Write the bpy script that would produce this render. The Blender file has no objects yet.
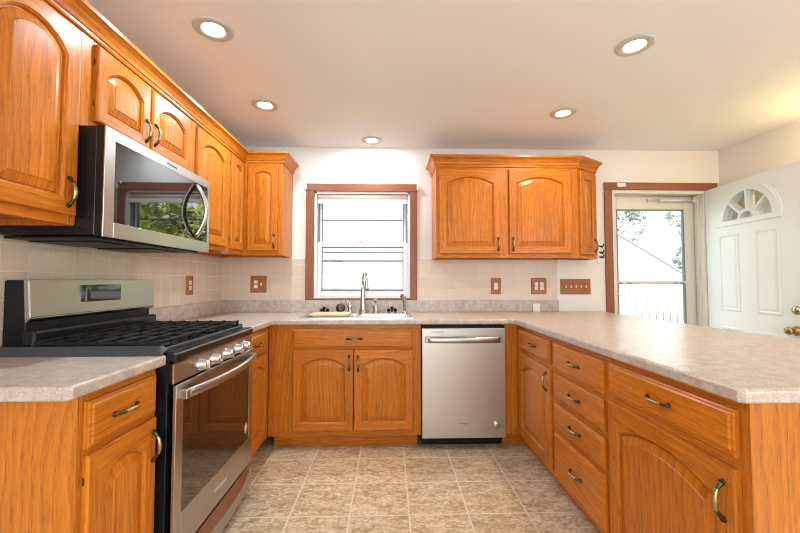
import bpy, bmesh, math, random
from mathutils import Vector, Matrix, noise as mnoise
random.seed(7)
PI = math.pi
S = bpy.context.scene
COL = S.collection

# ------------------------------------------------------------------ camera, world, light, exposure
cam_data = bpy.data.cameras.new('camera'); cam = bpy.data.objects.new('camera', cam_data); COL.objects.link(cam)
cam_data.sensor_width = 36.0; cam_data.lens = 369.26 / 800 * 36; cam_data.clip_start = 0.02
cam.location = (1.4613, -3.2497, 1.1855); cam.rotation_euler = (PI/2 + 0.0386, 0, -0.0277)
S.camera = cam
S.view_settings.view_transform = 'Standard'; S.view_settings.look = 'None'
S.view_settings.gamma = 1; S.view_settings.use_curve_mapping = False
S.view_settings.exposure = 0.08
S.cycles.max_bounces = 10; S.cycles.diffuse_bounces = 5; S.cycles.glossy_bounces = 5
S.cycles.transparent_max_bounces = 12; S.cycles.sample_clamp_indirect = 6.0
S.cycles.filter_width = 1.0
S.cycles.caustics_reflective = False; S.cycles.caustics_refractive = False
W = bpy.data.worlds.new('overcast_sky'); S.world = W; W.use_nodes = True
SKY = 3.8
wb = W.node_tree.nodes['Background']; wb.inputs[0].default_value = (0.93, 0.97, 1.0, 1); wb.inputs[1].default_value = SKY
LAMP_COOL, LAMP_WARM, SCONCE, BACK_FILL, SIDE_FILL = 9.0, 6.5, 8.5, 38.0, 52.0

def area_light(name, loc, rot, sx, sy, power, color, parent=None, shape='RECTANGLE', spread=PI):
    d = bpy.data.lights.new(name, 'AREA'); d.shape = shape; d.size = sx; d.size_y = sy
    d.energy = power; d.color = color; d.spread = spread
    o = bpy.data.objects.new(name, d); COL.objects.link(o); o.location = loc; o.rotation_euler = rot
    if parent: o.parent = parent
    return o
# unseen fill panels added behind the camera, tinted like window light
area_light('fill_light', (1.15, -6.42, 1.35), (PI/2, 0, 0), 1.9, 1.4, BACK_FILL, (0.70, 0.86, 1.0))
area_light('fill_light', (4.40, -4.95, 1.40), (0, PI/2, 0), 1.4, 1.7, SIDE_FILL, (0.70, 0.86, 1.0))  # second panel, added to brighten the left wall and range
sun_data = bpy.data.lights.new('sun', 'SUN'); sun_data.energy = 12.0; sun_data.color = (1.0, 0.96, 0.88); sun_data.angle = 0.02
sun = bpy.data.objects.new('sun', sun_data); COL.objects.link(sun); sun.rotation_euler = Vector((-0.6, 0.5, -0.9)).to_track_quat('-Z', 'Y').to_euler()

# ------------------------------------------------------------------ materials
def new_mat(name):
    m = bpy.data.materials.new(name); m.use_nodes = True
    nt = m.node_tree; b = nt.nodes['Principled BSDF']
    return m, nt, b
def simple(name, col, rough=0.5, metal=0.0, ior=None, coat=0, emit=None, estr=0):
    m, nt, b = new_mat(name)
    b.inputs['Base Color'].default_value = (*col, 1); b.inputs['Roughness'].default_value = rough
    b.inputs['Metallic'].default_value = metal
    if ior: b.inputs['IOR'].default_value = ior
    if coat: b.inputs['Coat Weight'].default_value = coat; b.inputs['Coat Roughness'].default_value = 0.08
    if emit: b.inputs['Emission Color'].default_value = (*emit, 1); b.inputs['Emission Strength'].default_value = estr
    return m
class NG:
    def __init__(s, nt): s.nt = nt
    def n(s, t, **kw):
        x = s.nt.nodes.new(t)
        for k, v in kw.items(): setattr(x, k, v)
        return x
    def l(s, a, b): s.nt.links.new(a, b)
    def math(s, op, a, b=None, c=None):
        x = s.n('ShaderNodeMath', operation=op)
        for i, v in enumerate((a, b, c)):
            if v is None: continue
            if isinstance(v, (int, float)): x.inputs[i].default_value = v
            else: s.l(v, x.inputs[i])
        return x.outputs[0]
    def mapping(s, vec, scale=(1,1,1), loc=None, rot=(0,0,0)):
        x = s.n('ShaderNodeMapping'); s.l(vec, x.inputs[0]); x.inputs['Scale'].default_value = scale; x.inputs['Rotation'].default_value = rot
        if loc is not None:
            if isinstance(loc, tuple): x.inputs['Location'].default_value = loc
            else: s.l(loc, x.inputs['Location'])
        return x.outputs[0]
    def noise(s, vec, scale=1, detail=4, rough=0.5, dist=0):
        x = s.n('ShaderNodeTexNoise'); s.l(vec, x.inputs['Vector']); x.inputs['Scale'].default_value = scale
        x.inputs['Detail'].default_value = detail; x.inputs['Roughness'].default_value = rough; x.inputs['Distortion'].default_value = dist
        return x.outputs['Fac']
    def ramp(s, fac, stops):
        x = s.n('ShaderNodeValToRGB'); s.l(fac, x.inputs[0]); e = x.color_ramp.elements
        while len(e) < len(stops): e.new(0.5)
        for i, (p, c) in enumerate(stops): e[i].position = p; e[i].color = (*c, 1)
        return x.outputs[0]
    def mix(s, fac, a, b, mode='MIX'):
        x = s.n('ShaderNodeMix', data_type='RGBA', blend_type=mode)
        for i, v in ((0, fac), (6, a), (7, b)):
            if isinstance(v, (int, float)): x.inputs[i].default_value = v
            elif isinstance(v, tuple): x.inputs[i].default_value = (*v, 1)
            else: s.l(v, x.inputs[i])
        return x.outputs[2]
    def bump(s, h, strength, dist, b):
        x = s.n('ShaderNodeBump'); x.inputs['Strength'].default_value = strength; x.inputs['Distance'].default_value = dist
        s.l(h, x.inputs['Height']); s.l(x.outputs[0], b.inputs['Normal'])

def wood(name, light, mid, dark, rough=0.33, rings=36.0):
    m, nt, b = new_mat(name); g = NG(nt)
    uv = g.n('ShaderNodeUVMap').outputs[0]; info = g.n('ShaderNodeObjectInfo')
    rnd = g.n('ShaderNodeCombineXYZ'); g.l(g.math('MULTIPLY', info.outputs['Random'], 37.0), rnd.inputs[0]); g.l(g.math('MULTIPLY', info.outputs['Random'], 91.0), rnd.inputs[1])
    p = g.mapping(uv, loc=rnd.outputs[0])
    sx = g.n('ShaderNodeSeparateXYZ'); g.l(p, sx.inputs[0])
    warp = g.noise(g.mapping(p, (5.0, 0.8, 1)), 1, 3, 0.5)
    wob = g.noise(g.mapping(p, (30, 5, 1)), 1, 2, 0.5)
    ph = g.math('ADD', g.math('MULTIPLY', sx.outputs[0], rings), g.math('ADD', g.math('MULTIPLY', warp, 8.0), g.math('MULTIPLY', wob, 0.6)))
    saw = g.math('FRACT', ph)
    ring = g.math('POWER', saw, 2.8)
    pores = g.noise(g.mapping(p, (300, 14, 1)), 1, 2, 0.6)
    streak = g.noise(g.mapping(p, (60, 1.6, 1)), 1, 4, 0.6)
    broad = g.noise(g.mapping(p, (7, 0.8, 1)), 1, 2, 0.5)
    c = g.mix(g.math('MULTIPLY', ring, 0.55), light, mid)
    c = g.mix(g.ramp(streak, [(0.35, (0,0,0)), (0.75, (0.55,)*3)]), c, mid)
    fleck = g.noise(g.mapping(p, (120, 11, 1)), 1, 3, 0.65)
    c = g.mix(g.ramp(fleck, [(0.50, (0,0,0)), (0.66, (0.55,)*3)]), c, mid)
    pm = g.math('MULTIPLY', g.ramp(pores, [(0.5, (0,0,0)), (0.72, (1,1,1))]), g.math('ADD', g.math('MULTIPLY', ring, 0.65), 0.22))
    c = g.mix(pm, c, dark)
    hs = g.n('ShaderNodeHueSaturation'); g.l(c, hs.inputs['Color'])
    g.l(g.math('ADD', g.math('MULTIPLY', broad, 0.45), g.math('ADD', g.math('MULTIPLY', info.outputs['Random'], 0.14), 0.71)), hs.inputs['Value'])
    g.l(hs.outputs[0], b.inputs['Base Color']); b.inputs['Roughness'].default_value = rough
    b.inputs['Specular IOR Level'].default_value = 0.28; b.inputs['Coat Weight'].default_value = 0.06; b.inputs['Coat Roughness'].default_value = 0.18
    g.bump(pores, 0.12, 0.0006, b)
    return m
OAK = wood('honey_oak', (0.60, 0.192, 0.016), (0.36, 0.090, 0.006), (0.13, 0.026, 0.002))
REDWOOD = wood('reddish_wood', (0.29, 0.105, 0.055), (0.23, 0.077, 0.038), (0.13, 0.038, 0.018), 0.4)
PALEWOOD = wood('pale_wood', (0.78, 0.56, 0.33), (0.70, 0.47, 0.25), (0.5, 0.3, 0.14), 0.5)

def coords(nt, kind='Object'):
    return nt.nodes.new('ShaderNodeTexCoord').outputs[kind]

def laminate():
    m, nt, b = new_mat('speckled_laminate'); g = NG(nt); o = coords(nt)
    a = g.noise(o, 26, 6, 0.70, 0.3); f = g.noise(o, 110, 3, 0.7); k = g.noise(o, 200, 1, 0.5)
    c = g.ramp(a, [(0.30, (0.37, 0.280, 0.225)), (0.52, (0.50, 0.412, 0.352)), (0.72, (0.64, 0.55, 0.49))])
    c = g.mix(g.ramp(f, [(0.50, (0,0,0)), (0.68, (0.5,)*3)]), c, (0.33, 0.27, 0.215))
    c = g.mix(g.ramp(k, [(0.58, (0,0,0)), (0.70, (0.5,)*3)]), c, (0.80, 0.75, 0.70))
    g.l(c, b.inputs['Base Color']); b.inputs['Roughness'].default_value = 0.31
    return m
LAM = laminate()

def floor_mat():
    m, nt, b = new_mat('stone_floor_tile'); g = NG(nt); o = coords(nt)
    T = 0.3017
    p = g.mapping(o, (1/T, 1/T, 1), loc=(-0.656/T, 0.4293/T, 0))
    sx = g.n('ShaderNodeSeparateXYZ'); g.l(p, sx.inputs[0])
    def edge(v):
        fr = g.math('FRACT', v); return g.math('MINIMUM', fr, g.math('SUBTRACT', 1.0, fr))
    e = g.math('MINIMUM', edge(sx.outputs[0]), edge(sx.outputs[1]))
    grout = g.ramp(e, [(0.0105, (1,1,1)), (0.0175, (0,0,0))])
    cell = g.n('ShaderNodeCombineXYZ'); g.l(g.math('FLOOR', sx.outputs[0]), cell.inputs[0]); g.l(g.math('FLOOR', sx.outputs[1]), cell.inputs[1])
    wn = g.n('ShaderNodeTexWhiteNoise', noise_dimensions='3D'); g.l(cell.outputs[0], wn.inputs[0])
    off = g.n('ShaderNodeVectorMath', operation='SCALE'); g.l(wn.outputs['Color'], off.inputs[0]); off.inputs['Scale'].default_value = 30
    ad = g.n('ShaderNodeVectorMath', operation='ADD'); g.l(o, ad.inputs[0]); g.l(off.outputs[0], ad.inputs[1])
    q = g.mapping(ad.outputs[0], (10, 22, 10), rot=(0, 0, -0.55))
    a0 = g.noise(q, 1, 6, 0.7, 0.45); a1 = g.noise(g.mapping(ad.outputs[0], (42, 70, 42), rot=(0, 0, -0.55)), 1, 5, 0.72, 0.3)
    a = g.math('ADD', g.math('MULTIPLY', a0, 0.45), g.math('MULTIPLY', a1, 0.55)); f = g.noise(g.mapping(ad.outputs[0], (60, 95, 60), rot=(0,0,-0.55)), 1, 3, 0.6)
    c = g.ramp(a, [(0.36, (0.30, 0.185, 0.095)), (0.455, (0.50, 0.345, 0.20)), (0.515, (0.67, 0.505, 0.335)), (0.61, (0.82, 0.685, 0.52))])
    c = g.mix(g.ramp(f, [(0.48, (0,0,0)), (0.70, (0.5,)*3)]), c, (0.36, 0.245, 0.14))
    hs = g.n('ShaderNodeHueSaturation'); g.l(c, hs.inputs['Color']); g.l(g.math('ADD', g.math('MULTIPLY', wn.outputs['Value'], 0.16), 0.94), hs.inputs['Value'])
    c = g.mix(grout, hs.outputs[0], (0.76, 0.64, 0.48))
    g.l(c, b.inputs['Base Color']); b.inputs['Roughness'].default_value = 0.42
    g.bump(g.mix(grout, a, (0.0, 0.0, 0.0)), 0.25, 0.003, b)
    return m
FLOOR = floor_mat()

def wall_tile_mat(name, ax, gloss=0.05):
    # ax: 'x' = tiles run along x (back wall), 'y' = along y (left wall)
    m, nt, b = new_mat(name); g = NG(nt); o = coords(nt); T = 0.1078
    sx = g.n('ShaderNodeSeparateXYZ'); g.l(o, sx.inputs[0])
    u = g.math('MULTIPLY', g.math('ADD', sx.outputs[0 if ax == 'x' else 1], 0.018 if ax == 'x' else 0.0), 1/T)
    v = g.math('MULTIPLY', g.math('SUBTRACT', sx.outputs[2], 1.0062), 1/T)
    def edge(w):
        fr = g.math('FRACT', w); return g.math('MINIMUM', fr, g.math('SUBTRACT', 1.0, fr))
    e = g.math('MINIMUM', edge(u), edge(v))
    grout = g.ramp(e, [(0.014, (1,1,1)), (0.024, (0,0,0))])
    cell = g.n('ShaderNodeCombineXYZ'); g.l(g.math('FLOOR', u), cell.inputs[0]); g.l(g.math('FLOOR', v), cell.inputs[1])
    wn = g.n('ShaderNodeTexWhiteNoise', noise_dimensions='3D'); g.l(cell.outputs[0], wn.inputs[0])
    c = g.mix(wn.outputs['Value'], (0.66, 0.525, 0.41), (0.70, 0.565, 0.445))
    c = g.mix(grout, c, (0.75, 0.63, 0.52))
    g.l(c, b.inputs['Base Color'])
    r = g.math('ADD', g.math('MULTIPLY', grout, 0.6), gloss); g.l(r, b.inputs['Roughness'])
    h = g.math('ADD', g.math('MULTIPLY', g.ramp(e, [(0.0, (0,0,0)), (0.06, (1,1,1))]), 1.0), g.math('MULTIPLY', g.noise(o, 14, 1, 0.4), 0.25))
    g.bump(h, 0.22, 0.0015, b)
    return m
TILE_X = wall_tile_mat('beige_wall_tile', 'x', 0.30); TILE_Y = wall_tile_mat('beige_wall_tile_side', 'y')

def paint(name, col, rough=0.6, bumpy=0.05):
    m, nt, b = new_mat(name); g = NG(nt); o = coords(nt)
    b.inputs['Base Color'].default_value = (*col, 1); b.inputs['Roughness'].default_value = rough
    g.bump(g.noise(o, 180, 3, 0.6), bumpy, 0.002, b)
    return m
WALL = paint('white_wall_paint', (0.80, 0.775, 0.735)); CEIL = paint('ceiling_paint', (0.86, 0.86, 0.87), 0.45, 0.03)

def brushed(name, col, rough, ax):
    m, nt, b = new_mat(name); g = NG(nt); o = coords(nt)
    sc = {'x': (3, 500, 500), 'y': (500, 3, 500), 'z': (500, 500, 3)}[ax]
    n = g.noise(g.mapping(o, sc), 1, 2, 0.6)
    b.inputs['Base Color'].default_value = (*col, 1); b.inputs['Metallic'].default_value = 1
    b.inputs['Roughness'].default_value = rough
    return m
STEEL = brushed('brushed_stainless', (0.47, 0.455, 0.435), 0.30, 'x')
STEEL_V = brushed('brushed_stainless_vertical', (0.58, 0.565, 0.55), 0.31, 'z')
STEEL_SINK = simple('sink_stainless', (0.74, 0.74, 0.74), 0.22, 1.0)
NICKEL = simple('brushed_nickel', (0.52, 0.49, 0.46), 0.24, 1.0)
CHROME = simple('bright_chrome', (0.66, 0.66, 0.67), 0.14, 1.0)
STRAP = simple('polished_steel', (0.66, 0.65, 0.65), 0.26, 1.0)
BRASS = simple('antique_brass', (0.42, 0.31, 0.15), 0.30, 1.0)
BRONZE = simple('dark_bronze', (0.085, 0.065, 0.045), 0.36, 0.9)
BLACK = simple('black_enamel', (0.010, 0.010, 0.011), 0.22, ior=1.4)
BLACK_MATTE = simple('black_plastic', (0.010, 0.010, 0.011), 0.42, ior=1.3)
IRON = simple('cast_iron', (0.012, 0.012, 0.013), 0.5, ior=1.3)
SILICONE = simple('dark_silicone', (0.045, 0.050, 0.056), 0.4)
DGLASS = simple('dark_appliance_glass', (0.012, 0.011, 0.010), 0.02, 0.0, 1.85)
OGLASS = simple('oven_glass', (0.016, 0.009, 0.006), 0.03, 0.0, 1.95)
WHITE = simple('white_vinyl', (0.80, 0.795, 0.78), 0.35)
WHITE_DOOR = simple('white_door_paint', (0.80, 0.84, 0.90), 0.38)
STORM = simple('ivory_storm_door', (0.70, 0.675, 0.62), 0.4)
IVORY = simple('ivory_plastic', (0.86, 0.80, 0.68), 0.35)
SHADE = simple('cream_shade_fabric', (0.80, 0.74, 0.64), 0.8)
RAILGREY = simple('grey_aluminium', (0.30, 0.31, 0.33), 0.45)
GASKET = simple('grey_gasket', (0.17, 0.18, 0.19), 0.5)
TRIM_RING = simple('lamp_trim', (0.55, 0.53, 0.50), 0.4)
BULB_COOL = simple('lamp_lens_cool', (0.9, 0.9, 0.9), 0.4, emit=(1.0, 0.97, 0.92), estr=14)
BULB_WARM = simple('lamp_lens_warm', (0.9, 0.9, 0.9), 0.4, emit=(1.0, 0.84, 0.58), estr=14)
SILVER = simple('silver_print', (0.80, 0.80, 0.80), 0.3, 0.6)
DARKPRINT = simple('dark_print', (0.03, 0.03, 0.035), 0.5)
GREYPRINT = simple('grey_print', (0.12, 0.12, 0.12), 0.4)
COPPER = simple('copper_sticker', (0.62, 0.30, 0.20), 0.35, 0.3)
SIDING = simple('white_siding', (0.82, 0.83, 0.84), 0.6)
GREY_SIDING = simple('dimmed_white_boards', (0.31, 0.315, 0.32), 0.7)  # white boards, colour darkened to hold back the bright outdoor light
GREY_ROOF = simple('pale_garage_roof', (0.31, 0.315, 0.32), 0.8)
ROOFING = simple('pale_roof_shingle', (0.55, 0.56, 0.57), 0.8)
LAWN = simple('lawn', (0.10, 0.19, 0.035), 0.9)
BARK = simple('tree_bark', (0.12, 0.085, 0.055), 0.9)
def leaf_mat(name, a, b_):
    m, nt, b = new_mat(name); g = NG(nt); o = coords(nt)
    c = g.mix(g.ramp(g.noise(o, 2.5, 3, 0.6), [(0.35, (0,0,0)), (0.65, (1,1,1))]), a, b_)
    g.l(c, b.inputs['Base Color']); b.inputs['Roughness'].default_value = 0.6
    return m
LEAF = leaf_mat('bright_leaf', (0.26, 0.36, 0.035), (0.50, 0.52, 0.09)); LEAF2 = leaf_mat('soft_leaf', (0.36, 0.40, 0.36), (0.48, 0.52, 0.47))
def pane_mat():
    m = bpy.data.materials.new('window_glass'); m.use_nodes = True; nt = m.node_tree; g = NG(nt)
    nt.nodes.clear(); out = g.n('ShaderNodeOutputMaterial'); t = g.n('ShaderNodeBsdfTransparent'); gl = g.n('ShaderNodeBsdfGlossy')
    gl.inputs['Roughness'].default_value = 0.02; fr = g.n('ShaderNodeFresnel'); fr.inputs[0].default_value = 1.4
    mx = g.n('ShaderNodeMixShader'); geo = g.n('ShaderNodeNewGeometry'); g.l(g.math('MULTIPLY', fr.outputs[0], g.math('SUBTRACT', 1.0, geo.outputs['Backfacing'])), mx.inputs[0]); g.l(t.outputs[0], mx.inputs[1]); g.l(gl.outputs[0], mx.inputs[2]); g.l(mx.outputs[0], out.inputs[0])
    t.inputs[0].default_value = (0.94, 0.96, 0.95, 1)
    return m
GLASS = pane_mat()

# ------------------------------------------------------------------ mesh helpers
def nb():
    bm = bmesh.new(); bm.faces.layers.int.new('g'); return bm
GR = {'v': 0, 'h': 1, 'd': 2}
def put(bm, verts, faces, M=None, g='v', mat=0, smooth=False):
    L = bm.faces.layers.int['g']
    vs = [bm.verts.new(M @ Vector(v) if M else v) for v in verts]; out = []
    for f in faces:
        try: fc = bm.faces.new([vs[i] for i in f])
        except ValueError: continue
        fc[L] = GR[g]; fc.material_index = mat; fc.smooth = smooth; out.append(fc)
    return vs, out
def box(bm, x0, y0, z0, x1, y1, z1, g='v', bev=0.0, mat=0, M=None, seg=2):
    t = nb()
    put(t, [(x0,y0,z0),(x1,y0,z0),(x1,y1,z0),(x0,y1,z0),(x0,y0,z1),(x1,y0,z1),(x1,y1,z1),(x0,y1,z1)],
        [(0,3,2,1),(4,5,6,7),(0,1,5,4),(1,2,6,5),(2,3,7,6),(3,0,4,7)], None, g, mat)
    if bev > 0: bmesh.ops.bevel(t, geom=t.edges[:], offset=bev, segments=seg, affect='EDGES', profile=0.5, clamp_overlap=True)
    merge(bm, t, M, g, mat)
def merge(bm, t, M=None, g=None, mat=None):
    L = bm.faces.layers.int['g']; LT = t.faces.layers.int['g']; mp = {}
    for v in t.verts: mp[v] = bm.verts.new(M @ v.co if M else v.co)
    for f in t.faces:
        try: n = bm.faces.new([mp[v] for v in f.verts])
        except ValueError: continue
        n[L] = GR[g] if g else f[LT]; n.material_index = f.material_index if mat is None else mat; n.smooth = f.smooth
    t.free()
def prism(bm, poly, z0, z1, g='h', mat=0, M=None, bev=0, bevsel=None, seg=3):
    t = nb(); n = len(poly)
    put(t, [(x, y, z0) for x, y in poly] + [(x, y, z1) for x, y in poly],
        [tuple(range(n))[::-1], tuple(range(n, 2*n))] + [(i, (i+1) % n, n+(i+1) % n, n+i) for i in range(n)], None, g, mat)
    bmesh.ops.recalc_face_normals(t, faces=t.faces[:])
    if bev:
        es = [e for e in t.edges if bevsel is None or bevsel((e.verts[0].co + e.verts[1].co)/2, e)]
        bmesh.ops.bevel(t, geom=es, offset=bev, segments=seg, affect='EDGES', profile=0.5, clamp_overlap=True)
    merge(bm, t, M)
def lathe(bm, prof, M=None, seg=24, mat=0, smooth=True, g='v', cap=True):
    # prof: (r, z) from bottom up
    vs, fs = [], []; n = len(prof)
    for r, z in prof:
        for k in range(seg):
            a = 2*PI*k/seg; vs.append((r*math.cos(a), r*math.sin(a), z))
    for i in range(n-1):
        for k in range(seg):
            k2 = (k+1) % seg; fs.append((i*seg+k, i*seg+k2, (i+1)*seg+k2, (i+1)*seg+k))
    if cap and prof[0][0] > 1e-6: fs.append(tuple(range(seg))[::-1])
    if cap and prof[-1][0] > 1e-6: fs.append(tuple((n-1)*seg+k for k in range(seg)))
    put(bm, vs, fs, M, g, mat, smooth)
def tube(bm, pts, radii, seg=10, mat=0, mats=None, flat=1.0, ref=None, closed=False):
    pts = [Vector(p) for p in pts]; n = len(pts)
    if not isinstance(radii, (list, tuple)): radii = [radii]*n
    up = Vector(ref) if ref else None; rings = []
    L = bm.faces.layers.int['g']
    for i, p in enumerate(pts):
        if closed: t = (pts[(i+1) % n] - pts[i-1])
        else: t = pts[min(i+1, n-1)] - pts[max(i-1, 0)]
        t.normalize()
        if up is None:
            up = Vector((0, 0, 1)) if abs(t.z) < 0.9 else Vector((1, 0, 0))
        a = (up - t*up.dot(t)); a.normalize(); b = t.cross(a); up = a if ref is None else up
        rings.append([bm.verts.new(p + a*(radii[i]*flat*math.cos(2*PI*k/seg)) + b*(radii[i]*math.sin(2*PI*k/seg))) for k in range(seg)])
    rng = range(n) if closed else range(n-1)
    for i in rng:
        A, B = rings[i], rings[(i+1) % n]
        for k in range(seg):
            f = bm.faces.new((A[k], A[(k+1) % seg], B[(k+1) % seg], B[k])); f.smooth = True; f[L] = 0
            f.material_index = mats[i] if mats else mat
    if not closed:
        for r, i in ((rings[0][::-1], 0), (rings[-1], n-2)):
            f = bm.faces.new(r); f.material_index = mats[i] if mats else mat
def sweep(bm, path, prof, g='h', mat=0):
    """moulding: path = XY polyline (outside on the right-hand side), prof = closed list of (offset, z), mitred at corners"""
    n = len(path); P = [Vector(p) for p in path]; nrm = []
    for i in range(n-1):
        d = (P[i+1]-P[i]).normalized(); nrm.append(Vector((d.y, -d.x)))
    rows = []
    for i in range(n):
        if i == 0: m = nrm[0]
        elif i == n-1: m = nrm[-1]
        else:
            s = nrm[i-1]+nrm[i]; m = s / (1 + nrm[i-1].dot(nrm[i]))
        rows.append([(P[i].x + m.x*o, P[i].y + m.y*o, z) for o, z in prof])
    k = len(prof); L = bm.faces.layers.int['g']
    for i in range(n-1):
        ax = 'h' if abs(P[i+1].x-P[i].x) > abs(P[i+1].y-P[i].y) else 'd'
        put(bm, rows[i]+rows[i+1], [(j, (j+1) % k, k+(j+1) % k, k+j) for j in range(k)], None, ax, mat)
    put(bm, rows[0], [tuple(range(k))], None, 'h', mat); put(bm, rows[-1], [tuple(range(k))[::-1]], None, 'h', mat)

def build(name, bm, mats, parent=None, loc=(0,0,0), rot=None, recalc=True, label=None):
    if recalc: bmesh.ops.recalc_face_normals(bm, faces=bm.faces[:])
    L = bm.faces.layers.int['g']; uvl = bm.loops.layers.uv.new('UVMap')
    for f in bm.faces:
        n = f.normal; g = (2, 0, 1)[f[L]]; dom = max(range(3), key=lambda i: abs(n[i]))
        rest = [i for i in range(3) if i != dom]
        if g in rest: al = g; ac = [i for i in rest if i != g][0]; sc = 1.0
        else: ac, al = rest; sc = 0.1
        for lp in f.loops:
            c = lp.vert.co; lp[uvl].uv = (c[ac] + 0.37*dom, c[al]*sc + (c[dom]*0.13))
    me = bpy.data.meshes.new(name); bm.to_mesh(me); bm.free()
    for m in (mats if isinstance(mats, (list, tuple)) else [mats]): me.materials.append(m)
    o = bpy.data.objects.new(name, me); COL.objects.link(o); o.location = loc
    if rot: o.rotation_euler = rot
    if parent: o.parent = parent
    if label: o['label'] = label
    return o
def tag(o, label, cat, group=None, kind=None):
    if label: o['label'] = label
    if cat: o['category'] = cat
    if group: o['group'] = group
    if kind: o['kind'] = kind
    return o
def thing(name, label, cat, loc=(0,0,0), rz=0, group=None):
    o = bpy.data.objects.new(name, None); COL.objects.link(o); o.empty_display_size = 0.1
    o.location = loc; o.rotation_euler = (0, 0, rz); return tag(o, label, cat, group)
def struct(name, bm, m, parent=None, label=None, cat=None):
    o = build(name, bm, m, parent)
    if not parent: tag(o, label, cat, None, 'structure')
    return o
def copy_tree(o, parent=None):
    c = o.copy(); COL.objects.link(c)
    if parent: c.parent = parent
    for ch in list(o.children): copy_tree(ch, c)
    return c
def text(name, s, size, mat, parent, loc, rot, depth=0.0006):
    cu = bpy.data.curves.new(name, 'FONT'); cu.body = s; cu.size = size; cu.extrude = depth; cu.align_x = 'CENTER'; cu.align_y = 'CENTER'
    t = bpy.data.objects.new(name, cu); COL.objects.link(t)
    me = bpy.data.meshes.new_from_object(t.evaluated_get(bpy.context.evaluated_depsgraph_get()))
    bpy.data.objects.remove(t); bpy.data.curves.remove(cu)
    me.materials.clear(); me.materials.append(mat)
    o = bpy.data.objects.new(name, me); COL.objects.link(o); o.parent = parent; o.location = loc; o.rotation_euler = rot
    return o
def boolean_cut(o, cutters):
    for c in cutters:
        md = o.modifiers.new('cut', 'BOOLEAN'); md.operation = 'DIFFERENCE'; md.object = c; md.solver = 'EXACT'
    dg = bpy.context.evaluated_depsgraph_get(); dg.update()
    me = bpy.data.meshes.new_from_object(o.evaluated_get(dg)); o.modifiers.clear(); o.data = me
    for c in cutters: bpy.data.objects.remove(c)

# ------------------------------------------------------------------ room shell
RX, RY, RZ = 4.458, -6.5, 2.367
bm = nb(); box(bm, -0.15, RY-0.15, -0.1, RX+0.15, 0.15, 0.0); struct('floor', bm, FLOOR, label='mottled beige and brown stone look tile floor with pale grout', cat='floor')
bm = nb(); box(bm, -0.15, RY-0.15, RZ, RX+0.15, 0.15, RZ+0.16); ceiling = struct('ceiling', bm, CEIL, label='smooth off white ceiling over the kitchen', cat='ceiling')
LAMPS = [(0.631, -1.534), (0.622, -0.785), (1.31, -0.178), (2.681, -0.724), (2.69, -1.472)]
cut = []
for x, y in LAMPS:
    b = nb(); lathe(b, [(0.066, RZ-0.05), (0.066, RZ+0.09)], Matrix.Translation((x, y, 0)), 32); cut.append(build('cutter', b, CEIL))
boolean_cut(ceiling, cut)
WX0, WX1, WZ0, WZ1 = 0.798, 1.641, 1.031, 1.974      # window opening
DX0, DX1, DZ1 = 3.456, 4.330, 2.004                  # door opening
bm = nb()
for (x0, x1, z0, z1) in [(-0.15, WX0, 0, RZ), (WX0, WX1, 0, WZ0), (WX0, WX1, WZ1, RZ), (WX1, DX0, 0, RZ), (DX0, DX1, DZ1, RZ), (DX1, RX+0.15, 0, RZ)]:
    box(bm, x0, 0, z0, x1, 0.15, z1)
wall_back = struct('wall_back', bm, WALL, label='white painted back wall with the sink window and the entry opening', cat='wall')
bm = nb()
for (x0, x1, z0, z1) in [(0.0, 0.728, 1.0156, 1.375), (1.70, 2.95, 1.0156, 1.375)]: box(bm, x0, -0.007, z0, x1, 0.001, z1)
struct('tile_field', bm, TILE_X, wall_back)
bm = nb(); box(bm, -0.15, RY, 0, 0, 0, RZ); wall_left = struct('wall_left', bm, WALL, label='left wall behind the range and the left cabinets', cat='wall')
bm = nb(); box(bm, -0.001, -2.25, 1.0156, 0.007, -0.007, 1.40); box(bm, -0.001, -1.868, 0.5, 0.007, -1.09, 1.0156); struct('tile_field', bm, TILE_Y, wall_left)
bm = nb(); 
for (y0, y1, z0, z1) in [(RY, -5.9, 0, RZ), (-5.9, -4.0, 0, 0.6), (-5.9, -4.0, 2.15, RZ), (-4.0, 0, 0, RZ)]: box(bm, RX, y0, z0, RX+0.15, y1, z1)  # gap near the rear is an added opening for the side fill panel
struct('wall_right', bm, WALL, label='cream white right wall behind the open entry door', cat='wall')
bm = nb()
for (x0, x1, z0, z1) in [(-0.15, 0.2, 0, RZ), (0.2, 2.1, 0, 0.6), (0.2, 2.1, 2.1, RZ), (2.1, RX+0.15, 0, RZ)]: box(bm, x0, RY-0.15, z0, x1, RY, z1)  # opening added behind the rear fill panel
struct('wall_front', bm, WALL, label='wall of the dining side behind the viewpoint with an opening added for fill light', cat='wall')

# ------------------------------------------------------------------ window over the sink
wroot = thing('window_1', 'white double hung window in reddish wood casing above the sink', 'window'); wroot['kind'] = 'structure'
bm = nb(); cw, t = 0.072, 0.018
box(bm, WX0-cw, -t, WZ1, WX1+cw-0.012, 0, WZ1+0.066, 'h', 0.003); box(bm, WX0-cw, -t, 1.0165, WX0, 0, WZ1, 'v', 0.003); box(bm, WX1, -t, 1.0165, WX1+cw-0.012, 0, WZ1, 'v', 0.003)
box(bm, WX0, -t-0.004, 1.0165, WX1, 0.004, WZ0+0.002, 'h', 0.003)
build('casing', bm, REDWOOD, wroot)
bm = nb()     # white frame lining the opening
for a in [(WX0, 0.004, WZ0, WX0+0.022, 0.13, WZ1), (WX1-0.022, 0.004, WZ0, WX1, 0.13, WZ1), (WX0, 0.004, WZ1-0.02, WX1, 0.13, WZ1), (WX0, 0.0045, WZ0, WX1, 0.13, WZ0+0.026)]: box(bm, *a, bev=0.002)
build('window_frame', bm, WHITE, wroot)
bm = nb()
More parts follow.
